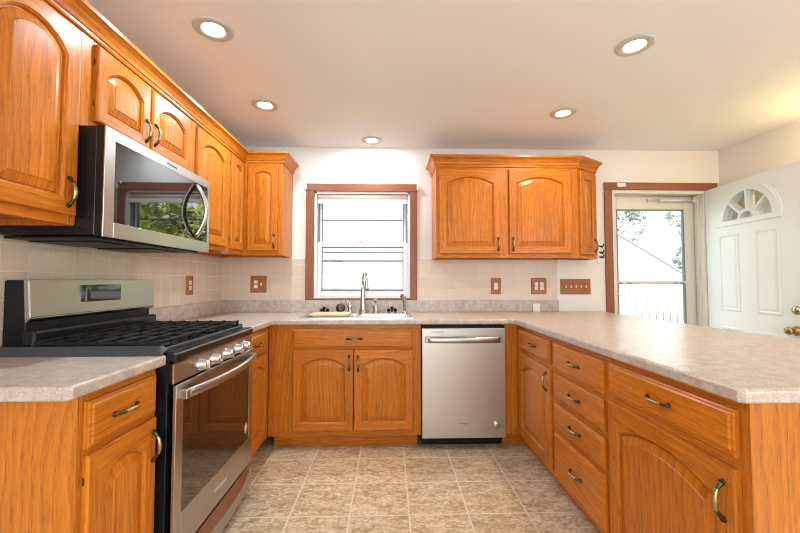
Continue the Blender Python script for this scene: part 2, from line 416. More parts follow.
for x0, x1 in ((WX0+0.022, WX0+0.034), (WX1-0.034, WX1-0.022)): box(bm, x0, 0.03, 1.52, x1, 0.09, WZ1-0.02)
build('track', bm, GASKET, wroot)
def sash(x0, x1, z0, z1, y0, y1, st, top, bot, nm):
    bm = nb()
    box(bm, x0, y0, z0, x0+st, y1, z1, bev=0.002); box(bm, x1-st, y0, z0, x1, y1, z1, bev=0.002)
    box(bm, x0+st, y0, z1-top, x1-st, y1, z1, bev=0.002); box(bm, x0+st, y0, z0, x1-st, y1, z0+bot, bev=0.002)
    s = build(nm, bm, WHITE, wroot)
    bm = nb()
    for a in [(x0+st-0.001, z0+bot, x0+st+0.008, z1-top), (x1-st-0.008, z0+bot, x1-st+0.001, z1-top), (x0+st, z1-top-0.010, x1-st, z1-top+0.001), (x0+st, z0+bot-0.001, x1-st, z0+bot+0.009)]:
        box(bm, a[0], y0+0.004, a[1], a[2], y1-0.004, a[3])
    build('glazing_bead', bm, GASKET, s)
    bm = nb(); box(bm, x0+st, (y0+y1)/2-0.002, z0+bot, x1-st, (y0+y1)/2+0.002, z1-top); build('pane', bm, GLASS, s)
    return s
sash(WX0+0.034, WX1-0.034, 1.49, WZ1-0.02, 0.068, 0.096, 0.02, 0.03, 0.03, 'upper_sash')
lo = sash(WX0+0.024, WX1-0.024, WZ0+0.022, 1.53, 0.030, 0.060, 0.036, 0.044, 0.040, 'lower_sash')
bm = nb(); box(bm, 1.17, 0.022, 1.53, 1.23, 0.05, 1.545, bev=0.004); build('sash_lock', bm, WHITE, lo)
bm = nb()
for z0, z1 in ((1.73, 1.745), (1.435, 1.452), (1.355, 1.375), (1.10, 1.116)): box(bm, WX0+0.04, 0.112, z0, WX1-0.04, 0.122, z1)
build('storm_rail', bm, RAILGREY, wroot)
bm = nb(); M = Matrix.Translation((0, 0.026, 1.927)) @ Matrix.Rotation(PI/2, 4, 'Y')
lathe(bm, [(0.024, WX0+0.03), (0.024, WX1-0.03)], M, 20)
box(bm, WX0+0.028, 0.004, 1.866, WX1-0.028, 0.010, 1.905, bev=0.002)
rs = build('roll', bm, SHADE); rs.name = 'roller_shade'; tag(rs, 'cream roller shade rolled up at the top of the sink window', 'shade')
for x, lb in ((WX0-cw-0.004, 'small white clip at the left upper corner of the window casing'), (WX1+cw-0.008, 'small white clip at the right upper corner of the window casing')):
    bm = nb(); box(bm, x-0.006, -0.028, 1.985, x+0.010, -0.0005, 2.03, bev=0.003); tag(build('curtain_clip', bm, WHITE), lb, 'bracket')

# ------------------------------------------------------------------ entry doorway, storm door, open entry door
droot = thing('trim_1', 'reddish wood casing and ivory jamb around the entry doorway', 'door frame'); droot['kind'] = 'structure'
bm = nb(); box(bm, DX0-0.070, -0.018, 0, DX0, 0, DZ1, 'v', 0.003); box(bm, DX0-0.070, -0.018, DZ1, DX1+0.10, 0, DZ1+0.066, 'h', 0.003); box(bm, DX1+0.03, -0.018, 0, DX1+0.10, 0, DZ1, 'v', 0.003)
build('casing', bm, REDWOOD, droot)
bm = nb(); box(bm, DX0, 0.0, 0, DX0+0.03, 0.15, DZ1, bev=0.002); box(bm, DX1-0.03, 0.0, 0, DX1, 0.15, DZ1, bev=0.002); box(bm, DX0+0.03, 0.0, DZ1-0.03, DX1-0.03, 0.15, DZ1, bev=0.002)
box(bm, DX0+0.03, 0.045, 0, DX0+0.042, 0.075, DZ1-0.03); box(bm, DX1-0.042, 0.045, 0, DX1-0.03, 0.075, DZ1-0.03)
build('jamb', bm, STORM, droot)
bm = nb(); box(bm, 3.50, -0.030, DZ1+0.024, 3.575, -0.018, DZ1+0.058, bev=0.003); tag(build('contact_sensor', bm, WHITE), 'small white contact sensor on the wood casing over the entry doorway', 'sensor')
# storm door
sd = thing('door_1', 'closed ivory storm door with a full glass and a pneumatic closer', 'door', (0, 0.10, 0)); sd['kind'] = 'structure'
SX0, SX1 = DX0+0.032, DX1-0.032; gx0, gx1 = 3.565, 4.196
bm = nb()
box(bm, SX0, 0, 0.01, gx0, 0.035, DZ1-0.032, bev=0.003); box(bm, gx1, 0, 0.01, SX1, 0.035, DZ1-0.032, bev=0.003)
box(bm, gx0, 0, 1.845, gx1, 0.035, DZ1-0.032, bev=0.003); box(bm, gx0, 0, 0.01, gx1, 0.035, 0.30, bev=0.003)
build('storm_frame', bm, STORM, sd)
bm = nb(); box(bm, gx0-0.012, -0.008, 1.155, gx1+0.012, 0.02, 1.182, bev=0.002); build('mid_rail', bm, STORM, sd)
bm = nb()
for a in [(gx0-0.004, 0.30, gx0+0.005, 1.849), (gx1-0.008, 0.30, gx1+0.004, 1.849), (gx0, 1.838, gx1, 1.849)]: box(bm, a[0], -0.003, a[1], a[2], 0.02, a[3])
build('gasket', bm, GASKET, sd)
bm = nb()
for x in (gx0+0.02, gx0+0.10, gx1-0.10, gx1-0.03): box(bm, x-0.02, -0.011, 1.158, x+0.02, -0.006, 1.168)
build('latch_tab', bm, GASKET, sd)
bm = nb(); box(bm, gx0, 0.014, 0.30, gx1, 0.018, 1.849); build('pane', bm, GLASS, sd)
bm = nb(); tube(bm, [(3.86, -0.022, 1.93), (4.02, -0.024, 1.93)], 0.006, 10); tube(bm, [(3.95, -0.024, 1.93), (4.235, -0.026, 1.93)], 0.017, 14)
box(bm, 3.85, -0.03, 1.915, 3.868, 0.001, 1.945, bev=0.002); tube(bm, [(4.235, -0.026, 1.93), (4.27, -0.028, 1.93)], 0.008, 10); box(bm, 4.265, -0.045, 1.905, 4.295, -0.02, 1.955, bev=0.002)
build('door_closer', bm, STORM, sd)
bm = nb(); tube(bm, [(3.525, -0.005, 1.06), (3.525, -0.04, 1.06), (3.56, -0.045, 1.06)], 0.008, 10); box(bm, 3.51, -0.004, 0.98, 3.54, 0.0, 1.09, bev=0.002); build('latch_handle', bm, STORM, sd)
# entry door, hinged at the right jamb and standing open towards us
DA = math.atan2(-0.88, -0.10)
ed = thing('door_2', 'open white entry door with a fan light and raised panels', 'door', (4.318, 0.0, 0), DA); ed['kind'] = 'structure'
# local: x from the hinge along the leaf, y: visible face on the kitchen side = negative y after the turn
DW_, DT = 0.884, 0.044
def dface(s): return s
def door_leaf():
    bm = nb(); box(bm, 0.004, 0.0, 0.012, DW_, DT, 1.998, bev=0.002); return bm
leaf = build('leaf', door_leaf(), WHITE_DOOR, ed)
# fan light opening, centre and radii in leaf coordinates
fcx, fcz, fr = 0.446, 1.672, 0.246
b = nb(); vs = [(fcx + fr*math.cos(PI*k/32), -0.05, fcz + fr*math.sin(PI*k/32)) for k in range(33)]
n = len(vs); put(b, vs + [(x, DT+0.05, z) for x, y, z in vs], [tuple(range(n)), tuple(range(n, 2*n))[::-1]] + [(i, n+i, n+(i+1) % n, (i+1) % n) for i in range(n)])
boolean_cut(leaf, [build('cutter', b, WHITE_DOOR, ed)])
bm = nb(); fy0, fy1 = -0.014, DT+0.014
def arc_bar(r0, r1, y0, y1, a0=0, a1=PI, seg=32):
    vs = []
    for k in range(seg+1):
        a = a0+(a1-a0)*k/seg; c, s_ = math.cos(a), math.sin(a)
        vs += [(fcx+r0*c, y0, fcz+r0*s_), (fcx+r1*c, y0, fcz+r1*s_), (fcx+r1*c, y1, fcz+r1*s_), (fcx+r0*c, y1, fcz+r0*s_)]
    fs = []
    for k in range(seg):
        for j in range(4): fs.append((4*k+j, 4*k+(j+1) % 4, 4*k+4+(j+1) % 4, 4*k+4+j))
    fs += [(3, 2, 1, 0), tuple(4*seg+j for j in range(4))]
    put(bm, vs, fs)
arc_bar(fr-0.018, fr+0.034, fy0, fy1); arc_bar(fr+0.0335, fr+0.050, fy0+0.006, fy1-0.006); arc_bar(0.062, 0.085, fy0+0.004, fy1-0.004)
box(bm, fcx-fr-0.046, fy0, fcz-0.030, fcx+fr+0.046, fy1, fcz+0.010, bev=0.003)
for ang in (34, 62, 90, 118, 146)[0:5:1]:
    if ang in (62, 118): continue
    a = math.radians(ang if ang == 90 else (42 if ang < 90 else 138)); d = Vector((math.cos(a), 0, math.sin(a))); pz = Vector((-math.sin(a), 0, math.cos(a)))
    p0 = Vector((fcx, 0, fcz)) + d*0.075; p1 = Vector((fcx, 0, fcz)) + d*(fr-0.01)
    vs = [];
    for p in (p0, p1):
        for sg, yy in ((-1, fy0+0.004), (1, fy0+0.004), (1, fy1-0.004), (-1, fy1-0.004)): vs.append(tuple(p + pz*(0.0075*sg) + Vector((0, yy, 0))))
    put(bm, vs, [(0,1,5,4), (1,2,6,5), (2,3,7,6), (3,0,4,7), (3,2,1,0), (4,5,6,7)])
build('fan_light_frame', bm, WHITE_DOOR, ed)
bm = nb(); vs = [(fcx + (fr-0.005)*math.cos(PI*k/32), 0, fcz + (fr-0.005)*math.sin(PI*k/32)) for k in range(33)]
put(bm, [(x, 0.020, z) for x, y, z in vs] + [(x, 0.024, z) for x, y, z in vs], [tuple(range(n)), tuple(range(n, 2*n))[::-1]] + [(i, n+i, n+(i+1) % n, (i+1) % n) for i in range(n)])
build('pane', bm, GLASS, ed)
def emboss(x0, x1, z0, z1):
    bm = nb()
    for sgn, yb in ((-1, 0.0), (1, DT)):
        rings = [(0, 0), (0.006, 0.007), (0.016, 0.007), (0.026, 0.001), (0.044, 0.006), (0.05, 0.006)]
        vs = []; fs = []
        for ins, h in rings: y = yb + sgn*h; vs += [(x0+ins, y, z0+ins), (x1-ins, y, z0+ins), (x1-ins, y, z1-ins), (x0+ins, y, z1-ins)]
        for k in range(len(rings)-1):
            for j in range(4): fs.append((4*k+j, 4*k+(j+1) % 4, 4*k+4+(j+1) % 4, 4*k+4+j))
        fs.append(tuple(4*(len(rings)-1)+j for j in range(4)))
        put(bm, vs, fs)
    return bm
for x0, x1 in ((0.150, 0.360), (0.500, 0.710)):
    build('raised_panel', emboss(x0, x1, 0.935, 1.575), WHITE_DOOR, ed); build('raised_panel', emboss(x0, x1, 0.20, 0.80), WHITE_DOOR, ed)
R_ = Matrix.Rotation(PI/2, 4, 'X')      # lathe axis to -y
bm = nb(); Mk = Matrix.Translation((0.812, 0.0, 0.985)) @ R_; lathe(bm, [(0.031, 0.0), (0.031, 0.006), (0.024, 0.010), (0.020, 0.016), (0.0, 0.017)], Mk, 24)
build('deadbolt', bm, NICKEL, ed)
bm = nb(); Mk = Matrix.Translation((0.808, 0.0, 0.845)) @ R_; lathe(bm, [(0.032, 0.0), (0.032, 0.006), (0.013, 0.012), (0.011, 0.030), (0.024, 0.040), (0.028, 0.052), (0.024, 0.064), (0.0, 0.068)], Mk, 24)
build('door_knob', bm, BRASS, ed)
# ------------------------------------------------------------------ cabinet kit  (local frame: x = width to the right, y = depth, front at 0, z up)
def pull_bm(vertical, L=0.098):
    bm = nb(); pts = []; rad = []; mats = []; N = 16
    for i in range(N+1):
        s = i/N*2-1; o = 0.003 + 0.022*(1-abs(s)**2.4)
        pts.append((0, -o, s*L/2) if vertical else (s*L/2, -o, 0))
        rad.append(0.0050 + 0.0030*math.exp(-(s/0.40)**2) + 0.0035*max(0, abs(s)-0.86)/0.14)
        mats.append(1 if abs(s) > 0.62 else 0)
    tube(bm, pts, rad, 10, mats=mats)
    for s in (-1, 1):
        M = Matrix.Translation((0, 0, s*L/2) if vertical else (s*L/2, 0, 0)) @ R_
        lathe(bm, [(0.0085, 0.0), (0.0085, 0.003), (0.006, 0.006)], M, 12, mat=1)
    return bm
PULL = {}
def add_pull(parent, x, y, z, vertical):
    if vertical not in PULL:
        o = build('handle', pull_bm(vertical), [BRASS, BRONZE], parent, (x, y, z)); PULL[vertical] = o.data
    else:
        o = bpy.data.objects.new('handle', PULL[vertical]); COL.objects.link(o); o.parent = parent; o.location = (x, y, z)
    return o
HINGE = []
def add_hinges(parent, x, z0, z1, t=0.02):
    for z in (z0+0.07, z1-0.07):
        if not HINGE:
            bm = nb(); tube(bm, [(0, 0, -0.009), (0, 0, 0.009)], 0.0022, 8); tube(bm, [(0, 0, -0.011), (0, 0, 0.011)], 0.0011, 6)
            o = build('hinge', bm, BRONZE, parent, (x, -0.006, z)); HINGE.append(o.data)
        else:
            o = bpy.data.objects.new('hinge', HINGE[0]); COL.objects.link(o); o.parent = parent; o.location = (x, -0.006, z)
T_ = 0.020
def panel_door_bm(x0, x1, z0, z1, rise, rail=0.056, t=T_, mould=True):
    bm = nb(); a = (x1-x0)/2 - rail; cx = (x0+x1)/2; ob = z0+rail; ot = z1-rail; NA = 20
    def opening(d, y):
        pts = [(cx-a+d, -y, ob+d), (cx+a-d, -y, ob+d)]
        if rise > 0:
            R = (a*a + rise*rise)/(2*rise); cz = ot - R
            r = R-d; h = a-d; th = math.asin(min(1, h/r))
            for k in range(NA+1):
                q = th - 2*th*k/NA; pts.append((cx + r*math.sin(q), -y, cz + r*math.cos(q)))
        else:
            for k in range(NA+1): pts.append((cx + (a-d)*(1-2*k/NA), -y, ot-d))
        return pts
    def outer(ins, y):
        pts = [(x0+ins, -y, z0+ins), (x1-ins, -y, z0+ins)]
        for k in range(NA+1): pts.append((x1-ins - (x1-x0-2*ins)*k/NA, -y, z1-ins))
        return pts
    rings = [outer(0, 0), outer(0, t-0.006), outer(0.003, t-0.0015), outer(0.008, t), opening(0, t), opening(0.003, t-0.004), opening(0.007, t-0.007), opening(0.009, t-0.0145), opening(0.0135, t-0.0145), opening(0.0145, t-0.011), opening(0.042, t-0.003), opening(0.0445, t-0.0005)]
    vs = [p for r in rings for p in r]; n = NA+3; fs = []; gs = []
    L = bm.faces.layers.int['g']; V = [bm.verts.new(v) for v in vs]
    for k in range(len(rings)-1):
        for j in range(n):
            j2 = (j+1) % n
            f = bm.faces.new((V[k*n+j], V[k*n+j2], V[(k+1)*n+j2], V[(k+1)*n+j]))
            f[L] = 1 if (k < 7 and (j == 0 or 2 <= j <= n-2)) else 0
            f.smooth = False
    f = bm.faces.new(V[-n:]); f[L] = 0; f = bm.faces.new(V[:n][::-1]); f[L] = 0
    return bm
def drawer_front_bm(x0, x1, z0, z1, t=T_):
    bm = nb(); rings = [(0, 0), (0, t-0.008), (0.004, t-0.005), (0.009, t-0.004), (0.014, t)]; vs = []; fs = []
    for ins, y in rings: vs += [(x0+ins, -y, z0+ins), (x1-ins, -y, z0+ins), (x1-ins, -y, z1-ins), (x0+ins, -y, z1-ins)]
    for k in range(len(rings)-1):
        for j in range(4): fs.append((4*k+j, 4*k+(j+1) % 4, 4*k+4+(j+1) % 4, 4*k+4+j))
    fs += [tuple(4*(len(rings)-1)+j for j in range(4)), (3, 2, 1, 0)]
    put(bm, vs, fs, g='h'); return bm
def add_door(cab, x0, x1, z0, z1, rise=0.045, pull=None, hinge=None, rail=0.056):
    d = build('door', panel_door_bm(x0, x1, z0, z1, rise, rail), OAK, cab)
    if pull: add_pull(d, pull[0], -T_+0.001, pull[1], True)
    if hinge is not None: add_hinges(d, hinge, z0, z1)
    return d
def add_drawer(cab, x0, x1, z0, z1, pull=True, px=None):
    d = build('drawer', drawer_front_bm(x0, x1, z0, z1), OAK, cab)
    if pull: add_pull(d, (x0+x1)/2 if px is None else px, -T_+0.001, (z0+z1)/2, False)
    return d
BZ0, BZ1 = 0.10, 0.8755
def frame_bm(W_, z0, z1, stiles, rails, t=0.019):
    """stiles: (x0, x1) full height; rails: (x0, x1, z0, z1)"""
    bm = nb()
    for a, b_ in stiles: box(bm, a, 0, z0, b_, t, z1, 'v', 0.0008, seg=1)
    for a, b_, c, d in rails: box(bm, a, 0, c, b_, t, d, 'h', 0.0008, seg=1)
    return bm
def base_carcass(cab, W_, D=0.60, z0=BZ0, z1=BZ1, y0=0.019, left=None, right=None):
    bm = nb(); p = 0.016
    box(bm, 0, y0, z0, p, D, z1, 'v'); box(bm, W_-p, y0, z0, W_, D, z1, 'v')
    box(bm, p, y0, z0, W_-p, D-0.008, z0+p, 'h'); box(bm, p, D-0.008, z0, W_-p, D, z1, 'v'); box(bm, p, y0+0.005, z1-0.05, W_-p, y0+0.02, z1, 'h')
    build('carcass', bm, OAK, cab)
def toe(cab, x0, x1, y=0.08, zt=BZ0-0.001):
    bm = nb(); box(bm, x0, y, 0.0, x1, y+0.018, zt, 'h'); build('toe_kick', bm, OAK, cab)
CG = 'oak cabinets'
# -- sink base on the back wall
X0 = 0.634
c = thing('sink_cabinet', 'oak base cabinet under the sink with a false drawer front above two doors', 'cabinet', (X0, -0.61, 0), 0, 'oak base cabinets')
Ws = 1.683 - X0
build('face_frame', frame_bm(Ws, BZ0, BZ1, [(-0.0215, 0.165), (Ws-0.07, Ws)], [(0.165, Ws-0.07, BZ0, 0.16), (0.165, Ws-0.07, 0.69, 0.725), (0.165, Ws-0.07, 0.83, BZ1)]), OAK, c)
base_carcass(c, Ws); toe(c, 0.0, Ws-0.02)
add_drawer(c, 0.783-X0, 1.627-X0, 0.712, 0.844, px=1.212-X0)
add_door(c, 0.783-X0, 1.206-X0, 0.140, 0.700, 0.055, (1.178-X0, 0.610), 0.781-X0)
add_door(c, 1.210-X0, 1.627-X0, 0.140, 0.700, 0.055, (1.241-X0, 0.606), 1.629-X0)
# -- filler beside the dishwasher
bm = nb(); box(bm, 2.2825, -0.61, BZ0, 2.374, -0.59, BZ1, 'v', 0.001); o = build('filler_panel', bm, OAK); tag(o, 'narrow oak filler panel between dishwasher and peninsula', 'panel')
bm = nb(); box(bm, 2.2825, -0.53, 0, 2.45, -0.512, BZ0-0.001, 'h'); build('toe_kick', bm, OAK, o)
# -- left far base cabinet between range and corner
c = thing('base_cabinet', 'narrow oak base cabinet between the range and the corner', 'cabinet', (0.61, -1.092, 0), PI/2, 'oak base cabinets')
Wl = 0.480
build('face_frame', frame_bm(Wl, BZ0, BZ1, [(0, 0.03), (0.40, Wl)], [(0.03, 0.40, BZ0, 0.16), (0.03, 0.40, 0.69, 0.725), (0.03, 0.40, 0.83, BZ1)]), OAK, c)
base_carcass(c, Wl); toe(c, 0, Wl+0.06)
add_drawer(c, 0.015, 0.41, 0.712, 0.844); add_door(c, 0.015, 0.41, 0.140, 0.700, 0.05, None, 0.412)
# -- left near base cabinet
c = thing('base_cabinet', 'oak base cabinet with one drawer and one door, nearest on the left', 'cabinet', (0.61, -2.196, 0), PI/2, 'oak base cabinets')
Wn = 0.328
build('face_frame', frame_bm(Wn, BZ0, BZ1, [(0, 0.03), (Wn-0.03, Wn)], [(0.03, Wn-0.03, BZ0, 0.16), (0.03, Wn-0.03, 0.69, 0.725), (0.03, Wn-0.03, 0.83, BZ1)]), OAK, c)
base_carcass(c, Wn); toe(c, 0, Wn)
bm = nb(); box(bm, -0.006, 0.045, BZ0, -0.0005, 0.60, BZ1, 'v'); box(bm, -0.008, 0.0, BZ0, -0.0005, 0.045, BZ1, 'v', 0.001); build('end_panel', bm, OAK, c)
add_drawer(c, 0.013, 0.312, 0.718, 0.848, px=0.150); add_door(c, 0.013, 0.312, 0.140, 0.700, 0.045, (0.290, 0.606), 0.011)
# -- peninsula cabinets (front faces -x; local x runs towards the camera)
PX = 2.374
def pen(y0, y1, label):
    return thing('base_cabinet', label, 'cabinet', (PX, y0, 0), -PI/2, 'oak base cabinets'), y0 - y1
c, w = pen(-0.61, -1.208, 'oak peninsula cabinet in the corner by the dishwasher, one drawer over one door')
build('face_frame', frame_bm(w, BZ0, BZ1, [(0, 0.09), (w-0.035, w)], [(0.09, w-0.035, BZ0, 0.16), (0.09, w-0.035, 0.69, 0.725), (0.09, w-0.035, 0.83, BZ1)]), OAK, c)
base_carcass(c, w, 0.59); toe(c, -0.08, w)
add_drawer(c, 0.075, w-0.026, 0.718, 0.846, px=0.335); add_door(c, 0.075, w-0.026, 0.140, 0.692, 0.06, (w-0.066, 0.612), 0.073)
c, w = pen(-1.208, -1.726, 'oak peninsula drawer stack of four drawers in the middle')
build('face_frame', frame_bm(w, BZ0, BZ1, [(0, 0.03), (w-0.03, w)], [(0.03, w-0.03, BZ0, 0.15)] + [(0.03, w-0.03, z-0.018, z+0.024) for z in (0.378, 0.535, 0.692)] + [(0.03, w-0.03, 0.83, BZ1)]), OAK, c)
base_carcass(c, w, 0.59); toe(c, 0, w)
for z0, z1 in ((0.708, 0.845), (0.550, 0.682), (0.394, 0.524), (0.136, 0.368)): add_drawer(c, 0.016, w-0.024, z0, z1)
c, w = pen(-1.726, -2.318, 'oak peninsula cabinet at the near end with a wide drawer over a wide arched door')
build('face_frame', frame_bm(w, BZ0, BZ1, [(0, 0.03), (w-0.03, w)], [(0.03, w-0.03, BZ0, 0.16), (0.03, w-0.03, 0.69, 0.73), (0.03, w-0.03, 0.83, BZ1)]), OAK, c)
base_carcass(c, w, 0.59); toe(c, 0, w)
bm = nb(); box(bm, w+0.0005, 0.0, 0.0, w+0.007, 0.59, BZ1, 'v', 0.001); build('end_panel', bm, OAK, c)
add_drawer(c, 0.014, w-0.022, 0.724, 0.848, px=0.303); add_door(c, 0.014, w-0.022, 0.140, 0.696, 0.052, (w-0.055, 0.598), 0.012, 0.054)
bm = nb(); box(bm, PX+0.592, -2.325, 0, PX+0.610, 0.0, BZ1, 'v'); tag(build('peninsula_back_panel', bm, OAK), 'oak back panel along the far side of the peninsula', 'panel')

# -- wall cabinets
UZ0, UZ1 = 1.370, 2.105
def wall_carcass(cab, W_, D=0.303, z0=UZ0, z1=UZ1):
    bm = nb(); p = 0.014; y0 = 0.019
    box(bm, 0, y0, z0, p, D, z1, 'v'); box(bm, W_-p, y0, z0, W_, D, z1, 'v'); box(bm, p, y0, z0+0.022, W_-p, D-0.006, z0+0.022+p, 'h'); box(bm, p, y0, z1-p, W_-p, D-0.006, z1, 'h'); box(bm, p, D-0.006, z0, W_-p, D, z1, 'v')
    build('carcass', bm, OAK, cab)
def wall_frame(cab, W_, stiles, z0=UZ0, z1=UZ1, br=0.05, tr=0.04):
    xs = sorted(stiles); rails = []
    for (a, b_), (c_, d) in zip(xs[:-1], xs[1:]): rails += [(b_, c_, z0, z0+br), (b_, c_, z1-tr, z1)]
    build('face_frame', frame_bm(W_, z0, z1, xs, rails), OAK, cab)
LX = 0.305; RU0, RU1 = UZ0, UZ1
UZ0, UZ1 = 1.387, 2.124      # the left cabinets hang a little higher than the right ones
c = thing('wall_cabinet', 'tall oak wall cabinet left of the microwave with one arched door', 'cabinet', (LX, -2.245, 0), PI/2, 'oak wall cabinets'); w = 0.3765
wall_frame(c, w, [(0, 0.03), (w-0.03, w)], UZ0, UZ1); wall_carcass(c, w, z0=UZ0, z1=UZ1)
add_door(c, 0.014, w-0.016, 1.420, 2.108, 0.065, (w-0.054, 1.500), 0.012)
c = thing('wall_cabinet', 'short oak wall cabinet above the microwave with two arched doors', 'cabinet', (LX, -1.8675, 0), PI/2, 'oak wall cabinets'); w = 0.7695
wall_frame(c, w, [(0, 0.075), (w/2-0.02, w/2+0.02), (w-0.045, w)], 1.767, UZ1); wall_carcass(c, w, z0=1.767, z1=UZ1)
add_door(c, 0.060, 0.379, 1.805, 2.108, 0.05, (0.347, 1.884), 0.058, 0.05); add_door(c, 0.395, 0.737, 1.805, 2.108, 0.05, (0.413, 1.890), 0.739, 0.05)
c = thing('wall_cabinet', 'oak wall cabinet right of the microwave with one arched door', 'cabinet', (LX, -1.097, 0), PI/2, 'oak wall cabinets'); w = 0.486
wall_frame(c, w, [(0, 0.065), (w-0.045, w)], UZ0, UZ1); wall_carcass(c, w, z0=UZ0, z1=UZ1)
add_door(c, 0.050, w-0.032, 1.420, 2.108, 0.05, None, w-0.030)
# L shaped corner cabinet
c = thing('corner_cabinet', 'oak corner wall cabinet with a narrow door on each leg, left of the window', 'cabinet', (0, 0, 0), 0, 'oak wall cabinets')
bm = nb(); pl = [(0.0145, -0.5955), (0.2855, -0.5955), (0.2855, -0.2855), (0.593, -0.2855), (0.593, -0.0145), (0.0145, -0.0145)]
p = 0.014
box(bm, 0.008, -0.610, UZ0, 0.286, -0.596, UZ1, 'v'); box(bm, 0.5935, -0.286, UZ0, 0.6075, -0.0075, UZ1, 'v'); box(bm, 0.008, -0.596, UZ0, 0.014, -0.014, UZ1, 'v'); box(bm, 0.008, -0.014, UZ0, 0.5935, -0.008, UZ1, 'v')
prism(bm, pl, UZ0+0.022, UZ0+0.036); prism(bm, pl, UZ1-0.014, UZ1)
build('carcass', bm, OAK, c)
bm = nb()
for (y0, y1) in ((-0.610, -0.565), (-0.352, -0.305)): box(bm, 0.286, y0, UZ0, LX, y1, UZ1, 'v')
box(bm, 0.286, -0.565, UZ0, LX, -0.352, UZ0+0.05, 'd'); box(bm, 0.286, -0.565, UZ1-0.04, LX, -0.352, UZ1, 'd')
for (x0, x1) in ((LX, 0.347), (0.560, 0.608)): box(bm, x0, -0.305, UZ0, x1, -0.286, UZ1, 'v')
box(bm, 0.347, -0.305, UZ0, 0.560, -0.286, UZ0+0.05, 'h'); box(bm, 0.347, -0.305, UZ1-0.04, 0.560, -0.286, UZ1, 'h')
build('face_frame', bm, OAK, c)
d = build('door', panel_door_bm(0, 0.232, 1.420, 2.108, 0.035, 0.05), OAK, c, (LX, -0.577, 0), (0, 0, PI/2)); add_hinges(d, -0.002, 1.42, 2.108)
d = build('door', panel_door_bm(0, 0.240, 1.420, 2.108, 0.04, 0.05), OAK, c, (0.334, -0.305, 0)); add_pull(d, 0.214, -T_+0.001, 1.497, True)
UZ0, UZ1 = RU0, RU1
# right wall cabinet and its angled end cabinet
c = thing('wall_cabinet', 'wide oak wall cabinet right of the window with two arched doors', 'cabinet', (1.833, -0.305, 0), 0, 'oak wall cabinets'); w = 1.110
wall_frame(c, w, [(0, 0.04), (0.510, 0.602), (w-0.035, w)]); wall_carcass(c, w, 0.297)
add_door(c, 0.023, 0.523, 1.402, 2.082, 0.055, (0.498, 1.478), 0.021); add_door(c, 0.589, 1.093, 1.402, 2.082, 0.055, (0.618, 1.478), 1.095)
c = thing('angled_cabinet', 'narrow oak end cabinet with an angled door beside the entry doorway', 'cabinet', (2.944, -0.305, 0), 0, 'oak wall cabinets')
ex, ey = 3.221-2.944, 0.145
bm = nb(); pl = [(0.0145, 0.0195), (0.043, 0.0195), (ex-0.0145, ey+0.014), (ex-0.0145, 0.2905), (0.0145, 0.2905)]
prism(bm, pl, UZ0+0.022, UZ0+0.036); prism(bm, pl, UZ1-0.014, UZ1); box(bm, 0, 0.019, UZ0, 0.014, 0.297, UZ1, 'v'); box(bm, 0.014, 0.291, UZ0, ex-0.014, 0.297, UZ1, 'v'); box(bm, ex-0.014, ey+0.012, UZ0, ex, 0.297, UZ1, 'v')
build('carcass', bm, OAK, c)
ang = math.atan2(ey, ex-0.048); Ld = math.hypot(ey, ex-0.048)
bm = nb(); box(bm, 0, 0, UZ0, 0.048, 0.019, UZ1, 'v'); Mq = Matrix.Translation((0.048, 0, 0)) @ Matrix.Rotation(ang, 4, 'Z')
for a in ((0, 0.03), (Ld-0.03, Ld)): box(bm, a[0], 0, UZ0, a[1], 0.019, UZ1, 'v', M=Mq)
box(bm, 0.03, 0, UZ0, Ld-0.03, 0.019, UZ0+0.05, 'h', M=Mq); box(bm, 0.03, 0, UZ1-0.04, Ld-0.03, 0.019, UZ1, 'h', M=Mq)
build('face_frame', bm, OAK, c)
d = build('door', panel_door_bm(0, Ld-0.034, 1.402, 2.082, 0.0, 0.052), OAK, c, (0.048+0.014*math.cos(ang), 0.014*math.sin(ang), 0), (0, 0, ang)); add_pull(d, Ld-0.068, -T_+0.001, 1.478, True); add_hinges(d, -0.002, 1.402, 2.082)
# crown mouldings
CP = [(-0.019, 2.1055), (0.006, 2.1055), (0.009, 2.112), (0.009, 2.122), (0.014, 2.126), (0.018, 2.140), (0.030, 2.160), (0.044, 2.172), (0.050, 2.176), (0.050, 2.194), (-0.019, 2.194)]
CP = [(o_, z) for o_, z in CP]
bm = nb(); sweep(bm, [(LX, -2.245), (LX, -0.305), (0.608, -0.305), (0.608, -0.008)], [(o_, 2.1245 + (z-2.1055)*0.93) for o_, z in CP]); tag(build('crown_moulding', bm, OAK), 'oak crown moulding running along the top of the left wall cabinets into the corner', 'moulding')
bm = nb(); sweep(bm, [(1.833, -0.008), (1.833, -0.305), (2.992, -0.305), (3.221, -0.160), (3.221, -0.008)], CP); tag(build('crown_moulding', bm, OAK), 'oak crown moulding on top of the wall cabinets right of the window', 'moulding')

